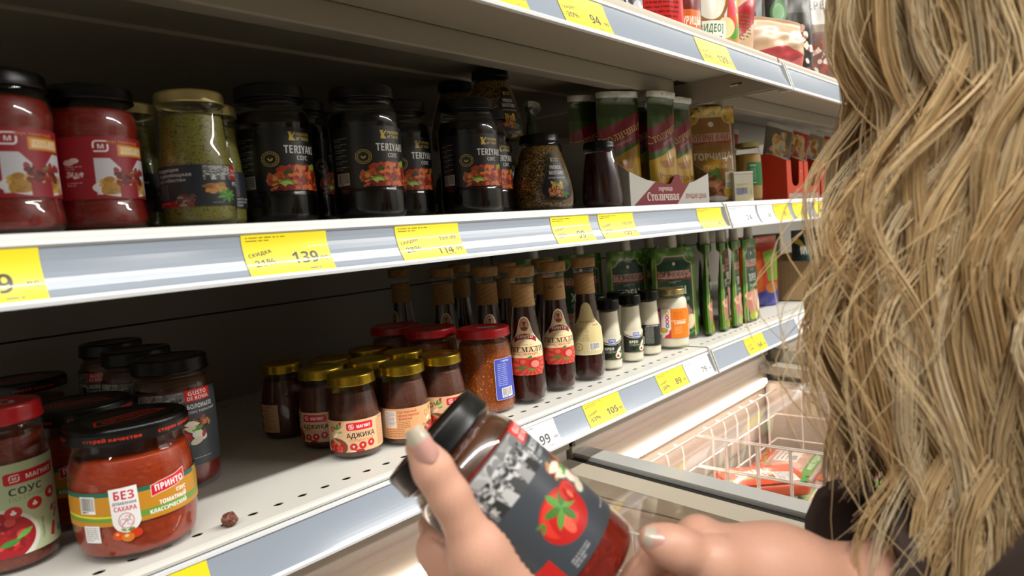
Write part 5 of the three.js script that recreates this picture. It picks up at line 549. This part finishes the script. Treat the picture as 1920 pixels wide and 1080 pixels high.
function handField(h, thumbR) {
  const mid = (a, b, t) => a.map((v, i) => v + (b[i] - v) * t), fing = ['i', 'm', 'r', 'p'].map((k, n) => chain(h[k], [[0.0118, 0.0098, 0.0088, 0.0076], [0.0118, 0.0098, 0.0088, 0.0076], [0.0114, 0.0094, 0.0084, 0.0074], [0.0104, 0.0084, 0.0076, 0.0068]][n]));
  const thumb = chain([h.cmc, h.mcp, h.ip, mid(h.ip, h.tip, 0.55), h.tip], thumbR, 0.008);
  const palm = ['i', 'm', 'r', 'p'].map((k, n) => cap(mid(h.wrist, h[k][0], 0.12), h[k][0], 0.021, [0.0145, 0.0145, 0.014, 0.013][n])), then = cap(mid(h.wrist, h.cmc, 0.4), h.mcp, 0.022, thumbR[1] * 1.02), web = cap(h.cmc, h.i[0], 0.016, 0.011), heel = cap(h.mcp, h.heel ?? h.cmc, 0.014, 0.021), arm = chain([mid(h.wrist, h.i[0], 0.15), h.wrist, mid(h.wrist, h.elbow, 0.35), h.elbow], [0.026, 0.0265, 0.031, 0.04], 0.02);
  return (x, y, z) => { let p = palm[0](x, y, z); for (let i = 1; i < 4; i++) p = smin(p, palm[i](x, y, z), 0.014); p = smin(p, then(x, y, z), 0.014); p = smin(p, web(x, y, z), 0.01); p = smin(p, heel(x, y, z), 0.012); p = smin(p, arm(x, y, z), 0.03); let f = fing[0](x, y, z); for (let i = 1; i < 4; i++) f = smin(f, fing[i](x, y, z), 0.0025); p = smin(p, f, 0.009); return smin(p, thumb(x, y, z), 0.0075); };
}
// the jar pushes the flesh back where they touch
const jarCore = (() => { const P = PR.tomato; return (x, y, z) => { const px = x - JB.x, py = y - JB.y, pz = z - JB.z, t = px * AX.x + py * AX.y + pz * AX.z, r = sqrt(max(0, px * px + py * py + pz * pz - t * t)), R0 = t > 0.134 ? 0.0413 : radiusAt(P, min(0.141, max(0.001, t))); return max(r - R0 - 0.0006, -t - 0.0006, t - 0.1545); }; })();
const lh0 = handField(LH, [0.021, 0.0168, 0.0115, 0.0112, 0.0088]), rh0 = handField(RH, [0.02, 0.0165, 0.0128, 0.0116, 0.0085]);
// skin creases: short grooves laid on the surface of a hand
function creased(f, list) { const on = (p) => { p = [...p]; for (let i = 0; i < 8; i++) { const d = f(...p), e = 5e-4, g = [f(p[0] + e, p[1], p[2]) - d, f(p[0], p[1] + e, p[2]) - d, f(p[0], p[1], p[2] + e) - d], l = Math.hypot(...g) || 1; p = p.map((v, k) => v - d * g[k] / l); } return p; }, gs = list.map(([a, b, r]) => cap(on(a), on(b), r, r * 0.6)); return (x, y, z) => { let d = f(x, y, z); if (abs(d) < 0.006) for (const g of gs) d = -smin(-d, g(x, y, z), 0.0022); return d; }; }
const lhc = creased(lh0, [[[0.308, 1.1991, -0.3396], [0.3049, 1.2064, -0.3562], 0.0013]]), rhc = creased(rh0, [[[0.4135, 1.192, -0.2232], [0.4121, 1.1875, -0.2212], 0.0014], [[0.4163, 1.1838, -0.2097], [0.4292, 1.1862, -0.2028], 0.0014], [[0.401, 1.190, -0.206], [0.409, 1.178, -0.209], 0.0006]]);
const lh = (x, y, z) => max(lhc(x, y, z), -jarCore(x, y, z)), rh = (x, y, z) => max(rhc(x, y, z), -jarCore(x, y, z));
const shR = [0.82, 1.36, -0.01], shL = [0.50, 1.355, 0.12], neck = [0.665, 1.43, 0.035], hip = [0.69, 0.95, 0.15], waist = [0.675, 1.12, 0.1];
const armL = chain([shL, LH.elbow, LH.wrist], [0.052, 0.041, 0.0265], 0.02), armR = chain([shR, RH.elbow, RH.wrist], [0.052, 0.041, 0.0265], 0.02);
const hipL = [0.60, 0.92, 0.18], hipR = [0.77, 0.92, 0.12], kneeL = [0.59, 0.5, 0.13], kneeR = [0.78, 0.5, 0.07], ankL = [0.60, 0.09, 0.2], ankR = [0.79, 0.09, 0.13];
const torsoC = [cap([0.57, 1.33, 0.05], [0.71, 1.33, 0.0], 0.085, 0.085), cap([0.61, 1.3, 0.05], [0.63, 1.12, 0.11], 0.1, 0.085), cap([0.70, 1.3, 0.01], [0.72, 1.12, 0.08], 0.1, 0.085), cap([0.62, 1.12, 0.12], [0.61, 0.96, 0.16], 0.09, 0.105), cap([0.73, 1.12, 0.07], [0.75, 0.96, 0.11], 0.09, 0.105), cap([0.48, 1.355, 0.09], [0.6, 1.37, 0.04], 0.05, 0.06), cap([0.80, 1.36, -0.03], [0.69, 1.37, 0.01], 0.052, 0.06), cap([0.585, 1.25, -0.02], [0.6, 1.22, 0.0], 0.05, 0.05), cap([0.68, 1.25, -0.06], [0.69, 1.22, -0.03], 0.05, 0.05)];
const TX = 0.03, TZ = 0.03, torso = (x0, y, z0) => { const x = x0 - TX, z = z0 - TZ; let d = torsoC[0](x, y, z); for (let i = 1; i < torsoC.length; i++) d = smin(d, torsoC[i](x, y, z), 0.06); return d; };
const legs = [chain([hipL, kneeL, ankL], [0.09, 0.057, 0.036], 0.03), chain([hipR, kneeR, ankR], [0.09, 0.057, 0.036], 0.03), cap([ankL[0], 0.045, ankL[2] + 0.02], [ankL[0] - 0.04, 0.03, ankL[2] - 0.15], 0.04, 0.03), cap([ankR[0], 0.045, ankR[2] + 0.02], [ankR[0] - 0.03, 0.03, ankR[2] - 0.15], 0.04, 0.03)];
const headC = (() => { const el = (c, r) => { const p = hp(...c); return (x, y, z) => { const dx = x - p[0], dy = y - p[1], dz = z - p[2], a = (dx * rt.x + dy * rt.y + dz * rt.z) / r[0], b = (dx * up.x + dy * up.y + dz * up.z) / r[1], e = (dx * fw.x + dy * fw.y + dz * fw.z) / r[2], k = sqrt(a * a + b * b + e * e); return k * (k - 1) / (sqrt(a * a / r[0] / r[0] + b * b / r[1] / r[1] + e * e / r[2] / r[2]) + 1e-9); }; }; const add = [[el([0, 0.02, -0.012], [0.077, 0.098, 0.096]), 0.03], [el([0, -0.055, 0.03], [0.058, 0.062, 0.06]), 0.03], [cap(hp(0, -0.095, 0.052), hp(0, -0.1, 0.066), 0.022, 0.016), 0.02], [cap(hp(0, 0.012, 0.084), hp(0, -0.022, 0.102), 0.008, 0.011), 0.012], [cap(hp(-0.011, -0.026, 0.09), hp(0.011, -0.026, 0.09), 0.0075, 0.0075), 0.008], [cap(hp(-0.03, 0.028, 0.077), hp(0.03, 0.028, 0.077), 0.011, 0.011), 0.016], [cap(hp(-0.017, -0.056, 0.083), hp(0.017, -0.056, 0.083), 0.0055, 0.0055), 0.006], [cap(hp(-0.014, -0.066, 0.081), hp(0.014, -0.066, 0.081), 0.006, 0.006), 0.006], [cap(hp(-0.042, -0.018, 0.06), hp(-0.05, -0.02, 0.04), 0.016, 0.016), 0.02], [cap(hp(0.042, -0.018, 0.06), hp(0.05, -0.02, 0.04), 0.016, 0.016), 0.02], [cap(hp(-0.078, 0.012, -0.012), hp(-0.077, -0.03, -0.002), 0.01, 0.007), 0.006], [cap(hp(0.078, 0.012, -0.012), hp(0.077, -0.03, -0.002), 0.01, 0.007), 0.006], [cap(hp(0, -0.05, -0.03), neck, 0.05, 0.058), 0.03]], sub = [cap(hp(-0.031, 0.006, 0.092), hp(-0.031, 0.006, 0.082), 0.011, 0.011), cap(hp(0.031, 0.006, 0.092), hp(0.031, 0.006, 0.082), 0.011, 0.011)];
  return (x, y, z) => { let d = add[0][0](x, y, z); for (let i = 1; i < add.length; i++) d = smin(d, add[i][0](x, y, z), add[i][1]); for (const s of sub) d = -smin(-d, s(x, y, z), 0.008); return d; }; })();
const body = (x, y, z) => { let d = smin(torso(x, y, z), headC(x, y, z), 0.03); d = smin(d, armL(x, y, z), 0.03); d = smin(d, armR(x, y, z), 0.03); for (const l of legs) d = smin(d, l(x, y, z), 0.025); return d; };
const person = thing('person', 'person with long wavy blonde hair in dark clothes holding a jar in both hands', 'person');
const ball = (c, r) => (x, y, z) => Math.hypot(x - c[0], y - c[1], z - c[2]) - r;
{ const skin = M(0xdba68e, 0.46, { map: noiseTex(64, (u, v, c) => { const k = 248 + 7 * rn(); c[0] = k; c[1] = k; c[2] = k; }, true, [1, 1]), sheen: 0.15, sheenColor: new THREE.Color(0xffd0b8), sheenRoughness: 0.5 });
  const cutL = (x, y, z) => -min(ball(LH.wrist, 0.06)(x, y, z), 9), cutR = (x, y, z) => -ball(RH.wrist, 0.09)(x, y, z), cutH = (x, y, z) => -ball([H.x, H.y - 0.02, H.z], 0.17)(x, y, z);
  const parts = [meshField(body, [0.24, 0.0, -0.42], [0.92, 1.72, 0.36], 0.012, (x, y, z) => max(cutL(x, y, z), cutR(x, y, z), cutH(x, y, z))), meshField(lh, [0.24, 1.05, -0.42], [0.43, 1.3, -0.24], 0.0021, (x, y, z) => ball(LH.wrist, 0.2)(x, y, z)), meshField(rh, [0.37, 1.06, -0.3], [0.6, 1.23, -0.06], 0.0021, (x, y, z) => ball(RH.wrist, 0.13)(x, y, z)), meshField((x, y, z) => smin(headC(x, y, z), torso(x, y, z), 0.03), [H.x - 0.18, H.y - 0.19, H.z - 0.18], [H.x + 0.18, H.y + 0.14, H.z + 0.18], 0.0045, ball([H.x, H.y - 0.02, H.z], 0.175))];
  for (const g of parts) g.setAttribute('uv', new THREE.BufferAttribute(new Float32Array(g.attributes.position.count * 2).map((_, i) => (i % 2 ? g.attributes.position.getY(i >> 1) : g.attributes.position.getX(i >> 1) + g.attributes.position.getZ(i >> 1)) * 20), 2));
  mesh('body', mergeGeometries(parts), skin, person); }
// nails
function nail(a, b, out, w, tipShare) { const A = V(...a), B = V(...b), y = B.clone().sub(A), len = y.length(); y.normalize(); const z = V(...out).addScaledVector(y, -V(...out).dot(y)).normalize(), x = y.clone().cross(z), N = 10, Mv = 14, col = [];
  const pos = [], idx = []; for (let j = 0; j <= Mv; j++) { const v = j / Mv, ww = w * (v < 0.2 ? sqrt(1 - pow(1 - v / 0.2, 2) * 0.75) : 1 - 0.32 * pow(max(0, (v - 0.55) / 0.45), 2.2)); for (let i = 0; i <= N; i++) { const u = i / N * 2 - 1, p = A.clone().addScaledVector(y, v * len).addScaledVector(x, u * ww / 2).addScaledVector(z, 0.0012 + 0.0016 * sin(PI * (0.15 + v * 0.7)) - u * u * ww * 0.30); pos.push(p.x, p.y, p.z); const t = v > tipShare - 0.06 * (1 - u * u) ? [0.52, 0.46, 0.36] : [0.62, 0.33, 0.28]; col.push(...t); } }
  for (let j = 0; j < Mv; j++) for (let i = 0; i < N; i++) { const q = j * (N + 1) + i; idx.push(q, q + 1, q + N + 2, q, q + N + 2, q + N + 1); } const g = new THREE.BufferGeometry(); g.setAttribute('position', new THREE.Float32BufferAttribute(pos, 3)); g.setAttribute('color', new THREE.Float32BufferAttribute(col, 3)); g.setIndex(idx); g.computeVertexNormals(); return mesh('fingernail', g, M(0xffffff, 0.3, { vertexColors: true, side: THREE.DoubleSide, clearcoat: 0.4 }), person); }
nail([0.2753, 1.2664, -0.3112], [0.2690, 1.2872, -0.3200], [-0.62, 0.30, 0.72], 0.0138, 0.66);
nail([0.3886, 1.1928, -0.2167], [0.3812, 1.1990, -0.2340], [-0.62, 0.42, 0.66], 0.0145, 0.72);
// eyes
for (const s of [-1, 1]) { const e = mesh('eye', new THREE.SphereGeometry(0.0105, 24, 16).translate(...hp(s * 0.031, 0.006, 0.0745)), M(0xe8e4de, 0.2), person); mesh('iris', new THREE.SphereGeometry(0.0048, 16, 12).translate(...hp(s * 0.031, 0.003, 0.0808)), M(0x4a5a60, 0.2), e); }
// clothes
{ const dark = M(0x16171c, 0.85), brown = M(0x3b2d27, 0.9), tS = (x, y, z) => torso(x, y, z) - 0.012;
  mesh('sweater', meshField(tS, [0.36, 0.9, -0.14], [0.94, 1.46, 0.36], 0.011, (x, y, z) => max(0.95 - y, -(Math.hypot(x - neck[0], (y - neck[1] - 0.03) * 0.9, z - neck[2]) - 0.075))), dark, person);
  const sleeve = (a, b, c, r0, r1, r2, cutAt, cutN, seed, hollow = true) => { const s = chain([a, b, c], [r0, r1, r2], 0.03), w = 0.0022; return (x, y, z) => { const t = (x - cutAt[0]) * cutN[0] + (y - cutAt[1]) * cutN[1] + (z - cutAt[2]) * cutN[2]; let d = s(x, y, z) + w * sin(x * 95 + y * 70 + seed) * sin(z * 85 - y * 60); if (hollow && t > -0.05) d = max(d, -(d + 0.0075)); return max(d, t); }; };
  const cuffR = [0.512, 1.138, -0.142], nR = V(...RH.wrist).sub(V(...RH.elbow)).normalize(), cuffL = [0.345, 1.072, -0.27], nL = V(...LH.wrist).sub(V(...LH.elbow)).normalize();
  mesh('sleeve', meshField(sleeve([0.815, 1.35, -0.01], RH.elbow, [0.505, 1.155, -0.17], 0.072, 0.062, 0.052, cuffR, [nR.x, nR.y, nR.z], 1), [0.47, 1.0, -0.24], [0.9, 1.44, 0.09], 0.0042), brown, person);
  mesh('sleeve', meshField(sleeve([0.505, 1.35, 0.115], LH.elbow, cuffL, 0.071, 0.06, 0.045, cuffL, [nL.x, nL.y, nL.z], 2, false), [0.3, 0.95, -0.34], [0.6, 1.44, 0.2], 0.008), brown, person);
  mesh('trousers', meshField((x, y, z) => smin(smin(legs[0](x, y, z), legs[1](x, y, z), 0.02), torso(x, y, z), 0.03) - 0.012, [0.46, 0.06, -0.05], [0.9, 1.02, 0.34], 0.013, (x, y, z) => max(y - 0.99, 0.1 - y)), M(0x23262e, 0.9), person);
  for (const l of [2, 3]) mesh('shoe', meshField((x, y, z) => legs[l](x, y, z) - 0.012, [0.48, 0.002, -0.2], [0.9, 0.14, 0.34], 0.006, (x, y, z) => max(0.004 - y, y - 0.1)), M(0xdedad2, 0.6), person); }
// hair: guide locks leave the scalp, drape round the head and hang in shared soft waves; each lock carries many strands
{ const r = rng(77), pos = [], nor = [], col = [], idx = [], NS = 40, fh = V(fw.x, 0, fw.z).normalize(), rh2 = V(rt.x, 0, rt.z).normalize(), lat = V(0.651, 0, 0.759);
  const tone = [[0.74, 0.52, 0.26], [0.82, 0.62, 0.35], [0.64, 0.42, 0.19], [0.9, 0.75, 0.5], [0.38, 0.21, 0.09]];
  function strand(pts, w, c) { const base = pos.length / 3, n = pts.length; for (let i = 0; i < n; i++) { const p = pts[i], t = (i < n - 1 ? pts[i + 1].clone().sub(p) : p.clone().sub(pts[i - 1])).normalize(), a = t.clone().cross(abs(t.x) < 0.8 ? V(1, 0, 0) : V(0, 0, 1)).normalize(), b = t.clone().cross(a), q = w * (i > n * 0.8 ? 1 - 0.8 * (i / (n - 1) - 0.8) / 0.2 : 1); for (let k = 0; k < 3; k++) { const th = k * 2.0944, cx = cos(th), sx = sin(th), nx = a.x * cx + b.x * sx, ny = a.y * cx + b.y * sx, nz = a.z * cx + b.z * sx; pos.push(p.x + nx * q, p.y + ny * q, p.z + nz * q); nor.push(nx, ny, nz); col.push(c[0], c[1], c[2]); } } for (let i = 0; i < n - 1; i++) for (let k = 0; k < 3; k++) { const A = base + i * 3 + k, B = base + i * 3 + (k + 1) % 3; idx.push(A, B, B + 3, A, B + 3, A + 3); } }
  // phi: 0 over the brow, pi/2 the left side of the head, pi the nape
  function guide(phi, lift, len, o = {}) {
    const pts = [], d = fh.clone().multiplyScalar(cos(phi)).addScaledVector(rh2, -sin(phi)), R0 = (0.1 + lift) * (1 + 0.1 * abs(cos(phi))), ph = (o.ph ?? 0) + (r() - 0.5) * 1.1, ph2 = r() * 6.283, am = 0.017 * (o.amp ?? 1) * (0.7 + 0.6 * r()), wl = 0.27 + 0.06 * (r() - 0.5), pull = o.pull ?? 0.42, top = H.clone().addScaledVector(up, 0.03).addScaledVector(V(0, 1, 0), 0.085 + lift * 0.6), foc = lat.clone().multiplyScalar(o.focus ?? -0.042), bend = 0.24, arc = 0.105 + lift * 0.5;
    for (let i = 0; i <= NS; i++) { const v = i / NS; let p; if (v < bend) { const q = v / bend * PI / 2; p = top.clone().addScaledVector(d, R0 * sin(q)).addScaledVector(V(0, 1, 0), -arc * (1 - cos(q))); } else { const q = (v - bend) / (1 - bend), drop = q * len, ease = min(1, drop / 0.1), k = pull * (phi > 1.5 ? max(0.12, 1 - (phi - 1.5) * 1.1) : 1) * pow(min(1, drop / 0.36), 1.3), off = d.clone().multiplyScalar(R0).lerp(foc, k); p = top.clone().add(off).addScaledVector(lat, (am * sin(drop / wl * 6.283 - 1.5 + ph) + 0.3 * am * sin(drop / wl * 13 + ph2)) * ease + (o.out ?? 0) * q * q - 0.05 * pow(q, 1.2)).addScaledVector(d, 0.4 * am * cos(drop / wl * 6.283 + ph2) * ease).addScaledVector(V(-0.75, 0, 0.65), 0.04 * q * q); p.y = top.y - arc - drop; } pts.push(p); } return pts; }
  function lock(phi, lift0, len, n, rad, o = {}) { const lift = lift0 - (phi < 0.9 ? 0.008 : 0); const G0 = guide(phi, lift, len, o), tn = o.tone ?? floor(pow(r(), 1.1) * 4); for (let k = 0; k < n; k++) { const a = r() * 6.283, q = sqrt(r()) * rad, ox = cos(a) * q, oz = sin(a) * q, tw = (r() - 0.5) * 2.2, fr = 0.0016 * (r() + 0.3), fp = r() * 6, c0 = tone[tn], c1 = tone[floor(r() * 5)], m = 0.2 + 0.3 * r(), c = c0.map((x, i) => x * (1 - m) + c1[i] * m), sh = (r() - 0.5) * 0.02, pts = G0.map((p, i) => { const v = i / NS, e = v < 0.12 ? 0.5 + v * 4 : v > 0.8 ? 1 - 0.5 * (v - 0.8) / 0.2 : 1, tx = cos(tw * v), ty = sin(tw * v); return V(p.x + (ox * tx - oz * ty) * e + fr * sin(v * 15 + fp) * v, p.y + sh * v, p.z + (ox * ty + oz * tx) * e + fr * cos(v * 13 + fp) * v); }); strand(pts, 0.0004 + 0.00022 * r(), c); } }
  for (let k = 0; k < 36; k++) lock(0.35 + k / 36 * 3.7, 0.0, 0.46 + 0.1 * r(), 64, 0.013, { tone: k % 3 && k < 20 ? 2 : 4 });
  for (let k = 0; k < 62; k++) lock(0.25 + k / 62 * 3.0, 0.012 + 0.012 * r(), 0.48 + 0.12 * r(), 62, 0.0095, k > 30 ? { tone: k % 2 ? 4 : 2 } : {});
  for (let k = 0; k < 46; k++) lock(3.3 + k / 46 * 2.65, 0.008 + 0.012 * r(), 0.44 + 0.12 * r(), 56, 0.0115, { focus: 0.05, pull: 0.1 });
  for (let k = 0; k < 30; k++) lock(0.25 + r() * 2.6, 0.024 + 0.01 * r(), 0.38 + 0.22 * r(), 40, 0.0065, { amp: 1.3, ph: (r() - 0.5) * 1.2 });
  for (let k = 0; k < 12; k++) lock(0.2 + r() * 0.9, 0.02 + 0.014 * r(), 0.34 + 0.14 * r(), 12, 0.006, { amp: 1.5, ph: (r() - 0.5) * 2.4, focus: -0.075, out: -0.02 * r() });
  for (let k = 0; k < 34; k++) lock(0.1 + r() * 1.2, 0.018 + 0.02 * r(), 0.26 + 0.24 * r(), 1, 0.004, { amp: 1.9, ph: (r() - 0.5) * 3, focus: -0.085, out: -0.045 * r() });
  const g = new THREE.BufferGeometry(); g.setAttribute('position', new THREE.Float32BufferAttribute(pos, 3)); g.setAttribute('normal', new THREE.Float32BufferAttribute(nor, 3)); g.setAttribute('color', new THREE.Float32BufferAttribute(col, 3)); g.setIndex(idx);
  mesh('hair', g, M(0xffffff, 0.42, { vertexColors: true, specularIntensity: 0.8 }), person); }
renderer.render(scene, camera);
